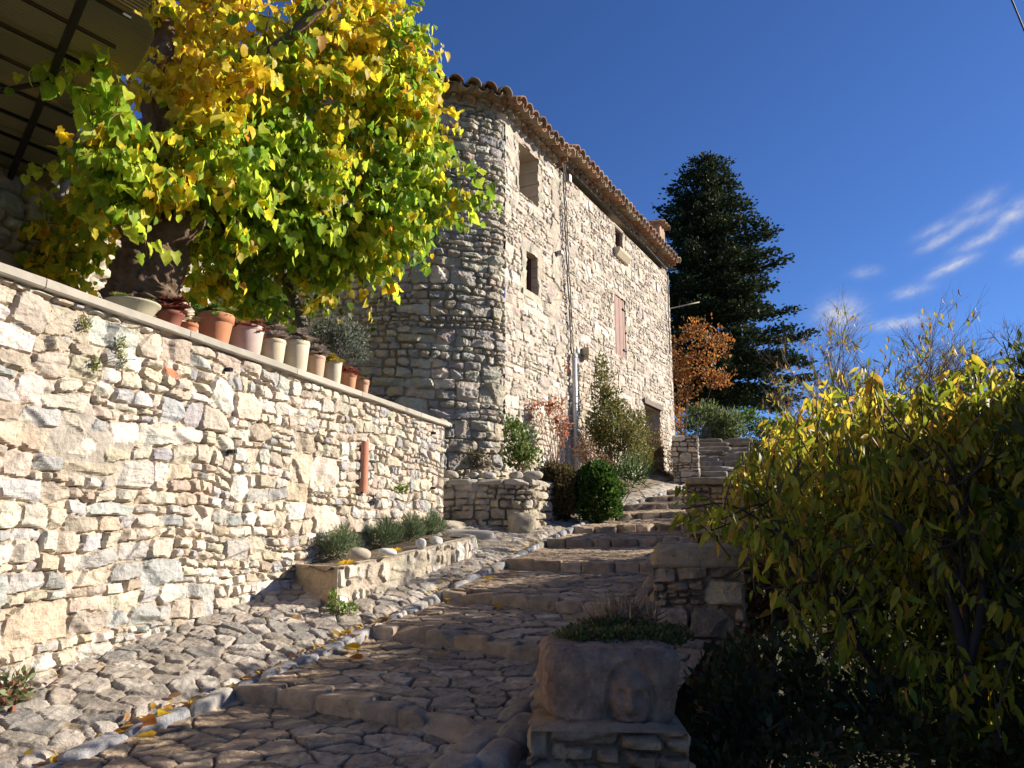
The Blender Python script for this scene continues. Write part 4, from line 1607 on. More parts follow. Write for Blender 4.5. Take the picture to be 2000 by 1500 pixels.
YEL = np.array([(.74, .57, .03), (.72, .48, .025), (.78, .64, .05), (.64, .56, .04)])
GRN = np.array([(.22, .36, .03), (.30, .42, .04), (.16, .29, .03), (.44, .50, .05), (.40, .50, .04), (.50, .54, .05)])


def build_mulberry():
    r = np.random.default_rng(11)
    base = at(285, 600, 6.1)
    root = thing("mulberry_tree", "big mulberry tree with thick dark trunk and yellow and green autumn leaves on the terrace", "tree", (base[0], base[1], WTOP - .1))
    mb = MB()

    def limb(px, rad, n=16, seed=1):
        pts = np.array([at(*q) for q in px])
        tt = np.linspace(0, 1, len(pts)); t2 = np.linspace(0, 1, n)
        pts = bez(pts, n)
        rr = np.interp(np.linspace(0, 1, len(pts)), tt, rad)
        tube(mb, pts, rr, 64 if rad[0] > .3 else 20, (.17, .11, .07), rough=.16, seed=seed, ridge=.30)
    limb([(272, 640, 6.1), (280, 580, 6.1), (300, 500, 6.1), (312, 430, 6.15), (318, 300, 6.2), (308, 190, 6.2), (318, 60, 6.2), (300, -120, 6.3)], (.34, .30, .27, .24, .15, .13, .11, .08), 150, 3)
    limb([(300, 470, 6.1), (350, 440, 6.05), (420, 380, 6.5), (520, 300, 7.0), (640, 230, 7.3), (740, 190, 7.4)], (.20, .17, .11, .08, .05, .025), 30, 4)
    limb([(300, 480, 6.1), (240, 400, 6.3), (190, 260, 6.4), (150, 120, 6.5)], (.2, .14, .10, .06), 24, 5)
    limb([(315, 360, 6.2), (420, 200, 6.3), (560, 80, 6.3), (660, -20, 6.3)], (.13, .09, .06, .04), 24, 6)
    limb([(340, 450, 6.05), (430, 430, 6.6), (560, 430, 7.0), (700, 420, 7.3), (850, 395, 7.5)], (.12, .07, .05, .03, .012), 30, 7)
    trunk = mb.build("trunk", M_bark, root)
    # crown: (photo x, y, distance, half width and height in photo pixels, depth in m, share, yellow share)
    blobs = [(440, 40, 6.9, 300, 190, .9, 230, .80), (650, 190, 7.3, 190, 190, .7, 230, .62), (690, 370, 7.4, 165, 130, .6, 180, .42),
             (470, 330, 6.6, 210, 140, .5, 210, .45), (235, 330, 5.7, 120, 100, .5, 60, .55), (540, 440, 7.2, 190, 85, .5, 105, .48), (430, 545, 7.2, 90, 60, .35, 36, .45),
             (710, 485, 7.4, 100, 50, .4, 34, .5), (780, 170, 7.4, 75, 140, .4, 80, .6), (795, 330, 7.5, 85, 150, .4, 85, .40), (785, 40, 7.4, 60, 60, .4, 28, .4), (500, 575, 7.2, 50, 40, .3, 18, .3),
             (120, 440, 7.0, 120, 80, .5, 60, .70), (90, 520, 6.9, 90, 50, .4, 22, .6), (400, 430, 6.5, 120, 70, .4, 45, .35), (560, 40, 7.2, 220, 120, .7, 110, .75),
             (420, -240, 7.2, 380, 180, 1.1, 90, .7), (640, 515, 7.4, 60, 40, .3, 14, .5), (300, 40, 6.4, 110, 150, .5, 50, .75), (400, 170, 5.95, 110, 110, .25, 60, .85), (410, 320, 5.95, 120, 90, .25, 60, .55),
             (215, 300, 5.4, 90, 80, .25, 45, .45), (215, 395, 5.4, 80, 30, .25, 18, .6)]
    starts = []; dirs = []; lens = []; ys = []
    for (u, v, y, ru, rv, dep, n, yl) in blobs:
        for _ in range(n):
            a = r.normal(size=3); a /= np.linalg.norm(a); a *= r.uniform(.15, 1) ** .4
            uu, vv, yy = u + a[0] * ru, v + a[1] * rv, y + a[2] * dep
            if 285 < uu < 345 and 60 < vv < 260 and yy < 6.3 and r.random() < .45:
                continue
            if uu < 185 and vv < 420 and vv > -60 and yy < 6.6 and r.random() < .78:
                continue
            if 190 < uu < 385 and 400 < vv and yy < 6.3 and r.random() < .97:
                continue
            p = at(uu, vv, yy)
            d = np.array([a[0] * .9 + .35, -abs(a[2]) * .4 - .15 + r.normal(0, .3), .25 - a[1] * .3 + r.normal(0, .2)])
            starts.append(p - d / np.linalg.norm(d) * .2); dirs.append(d / np.linalg.norm(d)); lens.append(r.uniform(.28, .6)); ys.append(yl)
    # a few lit shoots standing clear of the rest
    def shoot(px, n, yl, ln=.35):
        pts = np.array([at(*q) for q in px])
        for k in range(n):
            t = k / max(1, n - 1)
            i = min(int(t * (len(pts) - 1)), len(pts) - 2); f = t * (len(pts) - 1) - i
            p = pts[i] * (1 - f) + pts[i + 1] * f
            d = unit(pts[i + 1] - pts[i] + r.normal(0, .25, 3))
            starts.append(p); dirs.append(d); lens.append(ln * r.uniform(.6, 1.2)); ys.append(yl)
    shoot([(140, -60, 4.8), (160, 0, 4.8), (175, 60, 4.85), (190, 130, 4.9), (215, 200, 4.9), (245, 235, 4.95)], 24, .12, .30)
    shoot([(250, -60, 5.2), (235, 0, 5.2), (225, 60, 5.2), (215, 110, 5.2)], 12, .35, .28)
    shoot([(115, 110, 4.9), (135, 150, 4.9), (175, 200, 4.9)], 9, .12, .25)
    shoot([(800, 440, 7.4), (860, 415, 7.5), (920, 390, 7.5), (945, 375, 7.5)], 10, .08, .30)
    shoot([(840, 355, 7.4), (900, 350, 7.5), (935, 340, 7.5)], 5, .1, .25)
    shoot([(235, 440, 5.3), (270, 455, 5.2), (300, 470, 5.2)], 4, .05, .16)
    shoot([(120, 290, 5.3), (170, 290, 5.3), (230, 280, 5.4)], 6, .75, .28)
    shoot([(730, 540, 7.3), (760, 555, 7.3)], 2, .5, .2)
    shoot([(610, 555, 7.3), (630, 580, 7.3)], 3, .7, .2)
    ys = np.array(ys)
    P, D, F, L = sprays(r, starts, dirs, lens, .45, .034)
    yl = np.concatenate([np.full(len(l), y) for l, y in zip(L, ys)])
    n = len(P)
    sel = r.random(n) > .12
    P, D, F, yl = P[sel], D[sel], F[sel], yl[sel]; n = len(P)
    side = unit(np.cross(D, [0, 0, 1.]) + 1e-6) * np.where(np.arange(n) % 2, 1, -1)[:, None]
    P2 = P + side * r.uniform(.0, .05, (n, 1)) + r.normal(0, .012, (n, 3))
    ax = np.array([0, 0, -1.0]) * r.uniform(.6, 1.6, (n, 1)) + side * r.uniform(.1, .7, (n, 1)) + D * .4 + r.normal(0, .28, (n, 3))
    nr = side * .5 + r.normal(0, .8, (n, 3)) + np.array([.5, -.3, .4])
    size = r.uniform(.055, .14, n) * np.where(F > .85, .75, 1)
    cl = fbm2(P[:, 0] * 1.7 + P[:, 1], P[:, 2] * 1.7, 12, 3)
    isy = (r.random(n) * .6 + .28 - cl * .6) < yl
    col = np.where(isy[:, None], YEL[r.integers(4, size=n)], GRN[r.integers(6, size=n)]) * r.uniform(.75, 1.2, (n, 1))
    deep = r.random(n) < .05
    col[deep & isy] = np.array((.50, .24, .03)) * r.uniform(.8, 1.1, (int((deep & isy).sum()), 1))
    mb = MB()
    lob = r.random(n) < .35
    add_leaves(mb, MULB, P2[~lob], ax[~lob], nr[~lob], size[~lob], col[~lob])
    add_leaves(mb, LOBED, P2[lob], ax[lob], nr[lob], size[lob] * 1.1, col[lob])
    mb.build("crown", M_leaf, root)
    mb = MB()
    for l in L[::2]:
        tube(mb, l[::max(1, len(l) // 4)], np.linspace(.006, .002, len(l[::max(1, len(l) // 4)])), 4, (.16, .075, .03), cap=False)
    mb.build("twig", M_twig, root)


build_mulberry()

# second slim trunk behind the pots
def build_slim_trunk():
    root = thing("slender_tree", "slim leaning grey trunk behind the flower pots, half hidden by mulberry leaves", "tree", at(595, 650, 7.6))
    mb = MB()
    pts = bez([at(600, 665, 7.6), at(575, 590, 7.7), at(552, 530, 7.8), at(535, 450, 7.9)], 20)
    tube(mb, pts, np.linspace(.065, .045, len(pts)), 12, (.20, .175, .15), rough=.12, seed=8)
    mb.build("trunk", M_bark, root)
    r = np.random.default_rng(15)
    mb = MB(); n = 420
    c = np.array([at(560, 540, 7.9)])
    P = c + r.normal(0, 1, (n, 3)) * np.array([.42, .3, .26])
    add_leaves(mb, MULB, P, np.array([0, 0, -1.]) + r.normal(0, .5, (n, 3)), r.normal(0, 1, (n, 3)), r.uniform(.06, .11, n), pick([(.07, .12, .02), (.10, .13, .02), (.2, .16, .03)], n, r))
    mb.build("crown", M_leaf, root)


build_slim_trunk()

# ------------------------------------------------------------------ pergola with corrugated sheets, upper left
def build_pergola():
    z = EYE + 3.25
    def pl(u, v):
        q = ray(u, v); t = (z - EYE) / q[2]
        return (q * t)[:2]
    a, b = pl(136, 60), pl(16, 356)
    dB = unit(b - a)
    c, d = pl(0, 60), pl(118, 117)
    dP = unit(d - c)
    root = thing("pergola", "dark metal pergola roof with translucent corrugated sheets over the terrace", "pergola", (a[0], a[1], WTOP))
    mb = MB()
    angB = math.atan2(dB[1], dB[0]); angP = math.atan2(dP[1], dP[0])
    A = a - dB * 2.2; Bq = a + dB * 2.75
    m = (A + Bq) / 2
    mb.box((m[0], m[1], z), (float(np.linalg.norm(Bq - A)),   .045, .06), angB, (.02, .018, .016))
    m2 = m - dP * 1.9
    mb.box((m2[0], m2[1], z), (float(np.linalg.norm(Bq - A)),   .045, .06), angB, (.02, .018, .016))
    mb.build("beam", M_metal, root, smooth=False)
    # purlins
    k = 0
    t = -2.0
    while t < 2.8:
        o = a + dB * t
        p0, p1 = o - dP * 2.6, o + dP * .30
        mm = (p0 + p1) / 2
        mb = MB(); mb.box((mm[0], mm[1], z + .052), (float(np.linalg.norm(p1 - p0)), .02, .025), angP, (.02, .018, .016))
        mb.build("purlin", M_metal, root, smooth=False)
        t += .40; k += 1
    # one brace
    mb = MB(); p0 = pl(0, 150); p1 = pl(78, 160)
    tube(mb, [(p0[0], p0[1], z - .12), (p1[0], p1[1], z - .01)], .02, 6, (.02, .018, .016))
    mb.build("brace", M_metal, root)
    # corrugated sheets, edges rounded and stepped towards the tree
    nn = 0
    M_sheet, nt, p, out = new_mat("translucent_sheet")
    p.inputs["Base Color"].default_value = (.06, .045, .02, 1); p.inputs["Roughness"].default_value = .35
    tr = nd(nt, "ShaderNodeBsdfTranslucent"); tr.inputs["Color"].default_value = (.42, .29, .07, 1)
    ms = nd(nt, "ShaderNodeMixShader"); ms.inputs[0].default_value = .5
    nt.links.new(p.outputs[0], ms.inputs[1]); nt.links.new(tr.outputs[0], ms.inputs[2]); nt.links.new(ms.outputs[0], out.inputs["Surface"])
    t = -2.0; r = np.random.default_rng(3)
    while t < 2.7:
        wv = .80
        ov = .42 + r.uniform(-.10, .12)
        nu_, nv_ = 12, 90
        V = []
        for i in range(nu_):
            for j in range(nv_):
                q = j / (nv_ - 1)
                end = ov - .10 * (abs(q - .5) * 2) ** 6
                s = -2.6 + (end + 2.6) * i / (nu_ - 1)
                o = a + dB * (t + q * wv) + dP * s
                V.append((o[0], o[1], z + .075 + .009 * math.sin(q * wv / .036 * 2 * math.pi) + .008 * (nn % 2)))
        mb = MB(); mb.add(V, grid_quads(nv_, nu_), col=(.3, .26, .12))
        mb.build("corrugated_sheet", M_sheet, root)
        t += .78; nn += 1
    mb = MB()
    pp = a - dB * 2.1 - dP * 1.9
    mb.box((pp[0], pp[1], (WTOP + z) / 2), (.07, .07, z - WTOP), angB, (.02, .018, .016))
    mb.build("post", M_metal, root, smooth=False)
    mb = MB(); pp = Bq - dP * .2
    mb.box((pp[0], pp[1], (WTOP + z) / 2 - .1), (.07, .07, z - WTOP), angB, (.02, .018, .016))
    mb.build("post", M_metal, root, smooth=False)


build_pergola()

# ------------------------------------------------------------------ pots along the coping
def lathe(mb, c, prof, n=40, col=(.5, .3, .2), wob=.0, seed=0):
    prof = np.asarray(prof, float)
    a = np.arange(n) / n * 2 * math.pi
    V = []
    for (rr, z) in prof:
        q = rr * (1 + wob * np.sin(a * 2 + seed))
        V.append(np.stack([c[0] + np.cos(a) * q, c[1] + np.sin(a) * q, np.full(n, c[2] + z)], -1))
    V = np.concatenate(V)
    Q = [[k * n + j, k * n + (j + 1) % n, (k + 1) * n + (j + 1) % n, (k + 1) * n + j] for k in range(len(prof) - 1) for j in range(n)]
    cc = np.tile(np.asarray(col, float), (len(V), 1)) * (1 + .18 * fbm2(V[:, 2] * 14 + seed, V[:, 0] * 3, seed, 3))[:, None]
    mb.add(V, Q, None, cc)


def rosettes(mb, r, c, rad, n, size, pal, petals=12, up=1.1):
    for _ in range(n):
        a = r.uniform(0, 2 * math.pi); q = rad * math.sqrt(r.uniform(0, 1))
        p = np.array([c[0] + math.cos(a) * q, c[1] + math.sin(a) * q, c[2] + r.uniform(-.2, 1.0) * size * r.uniform(.3, 1.4)])
        col = np.array(pal[int(r.integers(len(pal)))])
        k = petals
        for ring, (el, sz) in enumerate(((.15, 1.0), (.7, .8), (1.2, .55))):
            m = max(3, k - ring * 3)
            an = np.arange(m) / m * 2 * math.pi + ring
            ax = np.stack([np.cos(an) * math.cos(el), np.sin(an) * math.cos(el), np.full(m, math.sin(el) + up * .3)], -1)
            nr = np.stack([-np.cos(an) * .4, -np.sin(an) * .4, np.ones(m)], -1)
            add_leaves(mb, OVAL, np.tile(p, (m, 1)), ax, nr, size * sz * r.uniform(.8, 1.15, m), col * r.uniform(.75, 1.2, (m, 1)))


TERRA = (.46, .185, .085)
POTS = [  # photo u at the bottom centre, width px, height px, shape, colour, plant, name, label
    (258, 88, 30, "dish", (.40, .36, .24), "sedum_low", "dish_planter", "shallow olive-grey glazed dish of succulents beside the tree trunk"),
    (330, 50, 32, "cone", (.23, .075, .045), "red_rosette", "flower_pot", "dark red pot with maroon houseleeks beside the shallow dish"),
    (366, 36, 24, "rim", (.42, .16, .075), "none", "flower_pot", "small empty-looking terracotta pot left of the biggest pot"),
    (418, 66, 54, "rim", TERRA, "sedum_green", "flower_pot", "largest terracotta pot with green sedum along its rim"),
    (479, 64, 52, "tall", (.50, .37, .31), "red_trail", "flower_pot", "wide pinkish-white pot with trailing red succulents"),
    (532, 46, 46, "tall", (.55, .45, .31), "grey_rosette", "flower_pot", "wide cream pot with grey-pink rosettes, beside the pinkish-white pot"),
    (577, 48, 58, "tall", (.56, .48, .34), "grey_rosette", "flower_pot", "tallest cream pot with grey rosettes and a yellow leaf in it"),
    (615, 36, 44, "tall", (.48, .32, .21), "grey_tall", "flower_pot", "pale terracotta pot with leaning pink-grey stems before the olive bush"),
    (649, 34, 46, "tall", (.53, .47, .34), "yellow_sedum", "flower_pot", "narrow cream-green pot with yellow sedum below the olive bush"),
    (680, 32, 36, "rim", (.46, .21, .11), "red_trail", "flower_pot", "small terracotta pot with bright red succulents near the row's end"),
    (707, 27, 30, "rim", (.47, .28, .17), "sparse", "flower_pot", "smallest pale terracotta pot, last of the row on the coping"),
]


def build_pots():
    for i, (u, wpx, hpx, shape, colr, plant, name, lab) in enumerate(POTS):
        r = np.random.default_rng(700 + i)
        v = 520 + .3526 * u
        back = -.13 if shape != "dish" else -.17
        s = wall_s(u, v, back); p = wall_pt(s, back)
        D = math.hypot(p[0], p[1]) * 1.02
        R_ = wpx / 1480 * D / 2
        H = hpx / 1480 * D * 1.12
        c = np.array([p[0], p[1], WTOP])
        root = thing(name, lab, "pot", c, "pots along the wall coping")
        mb = MB()
        if shape == "dish":
            prof = [(.0, 0), (R_ * .45, 0), (R_ * .5, .012), (R_ * .8, H * .5), (R_ * .97, H * .86), (R_ * 1.02, H * .9), (R_ * 1.03, H * .98), (R_ * .98, H), (R_ * .9, H * .86), (R_ * .6, H * .66), (0, H * .66)]
        elif shape == "cone":
            prof = [(0, 0), (R_ * .62, 0), (R_ * .7, H * .3), (R_ * .88, H * .8), (R_ * .98, H * .84), (R_ * 1., H), (R_ * .88, H), (R_ * .84, H * .85), (0, H * .85)]
        elif shape == "rim":
            prof = [(0, 0), (R_ * .70, 0), (R_ * .73, H * .04), (R_ * .90, H * .70), (R_ * .91, H * .745), (R_ * .99, H * .76), (R_ * 1.0, H * .97), (R_ * .97, H), (R_ * .86, H), (R_ * .83, H * .88), (0, H * .88)]
        else:
            prof = [(0, 0), (R_ * .76, 0), (R_ * .80, H * .03), (R_ * .90, H * .5), (R_ * .955, H * .84), (R_ * .95, H * .855), (R_ * 1.0, H * .87), (R_ * 1.0, H * .95), (R_ * .97, H), (R_ * .86, H), (R_ * .83, H * .9), (0, H * .9)]
        prof = [(max(a, .0), b) for a, b in prof]
        lathe(mb, c, prof, 44, colr, .012, i)
        mb.build("bowl" if shape == "dish" else "pot_body", M_pot, root)
        mb = MB()
        top = c + np.array([0, 0, H * .9])
        if plant == "sedum_low":
            rosettes(mb, r, top - np.array([0, 0, .02]), R_ * .7, 24, .05, [(.22, .30, .10), (.35, .36, .12)], 8)
        elif plant == "red_rosette":
            rosettes(mb, r, top, R_ * 1.0, 30, .07, [(.20, .05, .04), (.26, .09, .06), (.15, .04, .03), (.22, .14, .08)], 10)
        elif plant == "sedum_green":
            rosettes(mb, r, top, R_ * .98, 60, .055, [(.14, .25, .06), (.20, .30, .08), (.30, .33, .10)], 8)
        elif plant == "red_trail":
            rosettes(mb, r, top, R_ * 1.05, 44, .055, [(.34, .09, .06), (.26, .10, .06), (.38, .17, .10), (.30, .20, .10)], 8)
            n = 14
            for _ in range(n):
                a = r.uniform(0, 6.28); q = np.array([math.cos(a), math.sin(a), 0])
                rosettes(mb, r, c + q * R_ * 1.03 + np.array([0, 0, H * r.uniform(.72, .98)]), .01, 1, .032, [(.30, .07, .05), (.25, .09, .07)], 7)
        elif plant in ("grey_rosette", "grey_tall"):
            rosettes(mb, r, top + np.array([0, 0, .02]), R_ * .95, 22, .075, [(.38, .31, .27), (.44, .36, .31), (.33, .28, .26)], 11)
            if plant == "grey_tall":
                for k in range(7):
                    tube(mb, [top, top + np.array([r.normal(0, .05), r.normal(0, .03), r.uniform(.05, .12)])], .005, 5, (.3, .2, .15))
                    rosettes(mb, r, top + np.array([r.normal(-.03, .06), r.normal(0, .04), r.uniform(.05, .14)]), .02, 1, .05, [(.42, .30, .27)], 10)
            if i == 6:
                add_leaves(mb, MULB, [top + np.array([.02, -.04, .09])], [(.6, -.2, -.3)], [(.2, -.6, .7)], .10, (.62, .40, .04))
        elif plant == "yellow_sedum":
            rosettes(mb, r, top, R_ * 1.05, 40, .05, [(.42, .36, .07), (.30, .32, .08), (.48, .30, .06)], 8)
        else:
            rosettes(mb, r, top - np.array([0, 0, .01]), R_ * .7, 12, .045, [(.26, .22, .10), (.34, .20, .10)], 7)
        mb.build("plant", M_fol, root)


build_pots()


# ------------------------------------------------------------------ shrubs
def bush(name, lab, cat, base, blobs, n, size, pal, r, tm=OVAL, mat=None, stems=6, up=.6, stemcol=(.12, .09, .06), gap=.0, down=0., group=None, outward=.8, shell=.45, lump=.35):
    """A bush: clumps of leaves filling ellipsoids, over thin stems."""
    root = thing(name, lab, cat, base, group)
    mb = MB()
    wts = np.array([b[1][0] * b[1][1] * b[1][2] for b in blobs]) ** .67; wts /= wts.sum()
    for (c, rad), w in zip(blobs, wts):
        k = max(6, int(n * w))
        a = unit(r.normal(size=(k, 3))) * (r.uniform(0, 1, (k, 1)) ** shell)
        a = a * (1 + lump * noise3(a * 2.6 + float(c[0]) * 3, 77) * 1.6 + lump * .5 * noise3(a * 6 + float(c[0]), 78))[:, None]
        P = np.asarray(c) + a * np.asarray(rad)
        if gap:
            f = fbm2(P[:, 0] * 3.2 / max(rad) + P[:, 1] * 2 / max(rad), P[:, 2] * 3.2 / max(rad) + 7, 13, 3)
            P = P[f > -gap]; a = a[f > -gap]; k = len(P)
        ax = a * outward + np.array([0, 0, up - down]) + r.normal(0, .45, (k, 3))
        add_leaves(mb, tm, P, ax, r.normal(0, 1, (k, 3)) + a, size * r.uniform(.6, 1.3, k), pick(pal, k, r, .28))
    mb.build("foliage", mat or M_fol, root)
    if stems:
        mb = MB()
        for k in range(stems):
            c, rad = blobs[int(r.choice(len(blobs), p=wts))]
            e = np.asarray(c) + unit(r.normal(size=3)) * np.asarray(rad) * .8
            b = np.asarray(base) + r.normal(0, .03, 3) * np.array([1, 1, 0])
            m = (b + e) / 2 + r.normal(0, .05, 3)
            tube(mb, bez([b, m, e], 8), np.linspace(min(.012, .03 * max(rad) + .001), min(.004, .012 * max(rad) + .0005), 9), 5, stemcol, cap=False)
        mb.build("stem", M_twig, root)
    return root


def E(u, v, y, ru, rv, dep):
    """Ellipsoid seen at photo (u, v) at distance y with half sizes in photo pixels."""
    k = y / 1480
    return (at(u, v, y), (ru * k, dep, rv * k))


R = np.random.default_rng(99)
bush("olive_bush", "round silvery olive bush growing behind the row of pots", "bush", at(655, 730, 7.7), [E(640, 655, 7.7, 50, 42, .25), E(680, 665, 7.7, 42, 40, .22), E(700, 695, 7.7, 22, 18, .12)],
     2600, .042, [(.12, .14, .105), (.16, .18, .14), (.075, .095, .065), (.22, .235, .19)], R, LANCE, stems=12, stemcol=(.28, .24, .20), up=.35)
bush("round_bush", "brown-tinged round clipped bush at the curved end of the low wall", "bush", at(1085, 1018, 10.35), [E(1087, 958, 10.35, 44, 58, .32)], 11000, .040,
     [(.10, .075, .03), (.13, .09, .035), (.075, .07, .025), (.12, .11, .04), (.15, .10, .05)], R, DIAM, stems=8, up=.15, outward=1.0, shell=.25)
bush("round_bush", "bright green round bush with feathery shoots beside the lane", "bush", at(1165, 1018, 10.4), [E(1165, 966, 10.4, 49, 52, .34), E(1170, 930, 10.4, 30, 25, .22)], 8000, .060,
     [(.045, .10, .015), (.07, .14, .02), (.03, .07, .012), (.10, .16, .03)], R, DIAM, stems=8, up=.35, outward=1.3, shell=.25)
bush("rose_bush", "loose glossy green shrub against the house's rounded corner", "bush", at(1015, 925, 10.0), [E(1015, 862, 10.0, 36, 42, .25), E(1020, 895, 10.0, 42, 22, .25), E(1000, 832, 10.1, 20, 22, .15)],
     1500, .058, [(.10, .17, .03), (.16, .22, .05), (.20, .24, .06), (.06, .11, .02)], R, OVAL, stems=14, gap=.25, stemcol=(.22, .15, .09))
bush("vine", "red and orange autumn vine climbing the facade beside the drainpipe", "climbing plant", at(1085, 920, 11.3), [E(1078, 795, 11.35, 32, 22, .06), E(1092, 825, 11.45, 26, 30, .06), E(1045, 800, 11.2, 30, 20, .06), E(1100, 845, 11.5, 14, 26, .06),
      E(1105, 715, 11.7, 5, 10, .05)], 1100, .048, [(.40, .14, .07), (.46, .21, .10), (.34, .11, .07), (.46, .29, .14)], R, OVAL, M_leaf2, stems=12, stemcol=(.22, .13, .08), gap=.12, lump=.8, down=1.0)
bush("tall_shrub", "tall upright olive-green shrub growing against the sunlit facade", "bush", at(1195, 940, 12.8),
     [E(1180, 770, 12.9, 26, 50, .2), E(1175, 720, 13.0, 14, 28, .12), E(1185, 840, 12.7, 40, 55, .3), E(1225, 865, 12.8, 42, 55, .3), E(1205, 800, 12.9, 22, 40, .2), E(1255, 880, 13.4, 26, 50, .25), E(1165, 850, 12.6, 26, 50, .25), E(1240, 835, 13.2, 32, 40, .25)],
     11000, .05, [(.13, .15, .03), (.18, .18, .05), (.09, .12, .025), (.22, .18, .06), (.20, .13, .05)], R, OVAL, stems=30, gap=.28, stemcol=(.2, .13, .07))
bush("iris_clump", "clump of long dark green strap leaves at the lane's edge beyond the round bush", "plant", at(1235, 958, 12.2), [E(1232, 930, 12.2, 26, 30, .22)], 260, .30,
     [(.045, .10, .02), (.07, .14, .03), (.10, .16, .04)], R, STRAP, stems=0, up=.6)
bush("dry_plant", "dry rust-brown stems leaning before the tall shrub", "plant", at(1150, 905, 12.0), [E(1140, 880, 12.0, 26, 30, .2), E(1170, 900, 12.0, 30, 22, .2)], 700, .04, [(.20, .11, .06), (.26, .14, .07), (.15, .10, .05)],
     R, OVAL, stems=40, gap=.2, stemcol=(.22, .12, .07))
bush("weed", "thin yellow-green weeds on the low wall's bed left of the rose", "plant", at(925, 912, 9.75), [E(930, 895, 9.75, 40, 16, .15)], 260, .04, [(.25, .24, .07), (.16, .19, .05), (.3, .2, .08)], R, OVAL, stems=20, gap=.2)
bush("vine", "yellowing creeper on the dark doorway's right side", "climbing plant", at(1300, 930, 16.9), [E(1285, 880, 16.9, 18, 50, .2), E(1268, 915, 16.5, 22, 22, .2), E(1312, 905, 17, 8, 36, .15)], 1300, .05,
     [(.17, .15, .05), (.22, .17, .05), (.24, .11, .05)], R, OVAL, stems=14, gap=.25)
bush("autumn_tree", "small orange-leaved tree at the far corner of the house", "tree", at(1340, 890, 20),
     [E(1345, 680, 20, 36, 52, .5), E(1385, 685, 20, 34, 45, .5), E(1335, 745, 20, 30, 45, .5), E(1395, 740, 20, 34, 22, .4), E(1322, 810, 19.5, 14, 40, .25), E(1360, 640, 20, 26, 18, .3), E(1410, 665, 20, 12, 20, .3)],
     5200, .085, [(.34, .12, .03), (.40, .16, .04), (.27, .09, .025), (.30, .17, .05), (.22, .13, .04)], R, OVAL, M_leaf2, stems=9, gap=.12, stemcol=(.16, .11, .08), lump=.8)
bush("evergreen_shrub", "arching grey-green shrub over the top of the far stairs", "bush", at(1375, 860, 21), [E(1375, 820, 21, 42, 36, .6), E(1420, 830, 21, 34, 28, .5), E(1345, 835, 20.5, 24, 26, .4)], 3600, .12,
     [(.12, .16, .05), (.17, .20, .07), (.08, .12, .035)], R, LANCE, stems=12, gap=.2)
bush("evergreen_shrub", "bright green shrub right of the far stairs on the skyline", "bush", at(1455, 850, 22), [E(1450, 822, 22, 40, 22, .6), E(1490, 838, 22, 34, 18, .6)], 2600, .10,
     [(.08, .15, .025), (.12, .19, .04), (.06, .11, .02)], R, OVAL, stems=8, gap=.15)
bush("evergreen_shrub", "dark shaded shrub under the skyline at the head of the stairs", "bush", at(1420, 880, 21.5), [E(1420, 865, 21.5, 60, 22, .5), E(1500, 870, 21, 60, 30, .7), E(1540, 860, 18.5, 60, 60, .9), E(1500, 890, 19.5, 40, 40, .7)], 5200, .10,  # right-hand clumps are added to shade the stairs
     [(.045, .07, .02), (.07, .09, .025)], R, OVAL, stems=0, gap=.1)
bush("sedum", "green sedum cushion covering the top of the carved boulder", "plant", at(1200, 1262, 3.55), [E(1150, 1243, 3.55, 62, 14, .14), E(1240, 1246, 3.55, 80, 18, .16), E(1300, 1240, 3.7, 50, 20, .14), E(1200, 1225, 3.8, 80, 16, .14)], 7500, .019,
     [(.075, .11, .025), (.11, .14, .03), (.05, .075, .02), (.15, .15, .04), (.16, .10, .05)], R, OVAL, stems=0, up=.9)
rg = bush("dry_grass", "pale dry grass tuft rising behind the sedum on the boulder", "grass", at(1215, 1240, 3.9), [E(1215, 1205, 3.9, 66, 26, .12), E(1190, 1215, 3.9, 55, 18, .12), E(1268, 1205, 3.9, 20, 20, .1)], 280, .10,
     [(.34, .25, .15), (.26, .18, .11), (.42, .33, .22), (.20, .11, .06)], R, NEEDLE, stems=0, up=1.0)
bush("weed", "leafy grey-green weed at the foot of the long wall, lower left corner of the photo", "plant", at(30, 1385, 3.85), [E(32, 1345, 3.8, 26, 30, .08), E(15, 1370, 3.75, 26, 18, .08)], 150, .045, [(.17, .20, .09), (.22, .24, .12), (.12, .15, .06), (.25, .10, .06)], R, OVAL, stems=12, up=.3,
     stemcol=(.25, .12, .08))
bush("weed", "small bright green weed at the planter's front corner", "plant", at(672, 1200, 5.5), [E(668, 1188, 5.5, 28, 10, .07), E(650, 1170, 5.52, 8, 18, .04)], 230, .03, [(.16, .25, .04), (.24, .30, .06), (.10, .17, .03)], R, OVAL, stems=6)
bush("weed", "tiny grassy weed at the wall foot left of the planter", "plant", at(452, 1238, 5.25), [E(455, 1226, 5.22, 16, 9, .05)], 90, .045, [(.12, .18, .03), (.2, .22, .06)], R, NEEDLE, stems=0, up=1)
bush("weed", "small green rosette among the cobbles near the leafy weed", "plant", at(122, 1378, 4.0), [E(122, 1374, 4.0, 12, 6, .04)], 60, .035, [(.16, .25, .04), (.10, .18, .03)], R, OVAL, stems=0)
bush("weed", "green tuft growing out of the long wall right of the drain tile", "plant", at(783, 962, 7.45), [E(783, 957, 7.42, 13, 7, .04)], 90, .04, [(.13, .22, .04), (.2, .28, .06)], R, OVAL, stems=0)
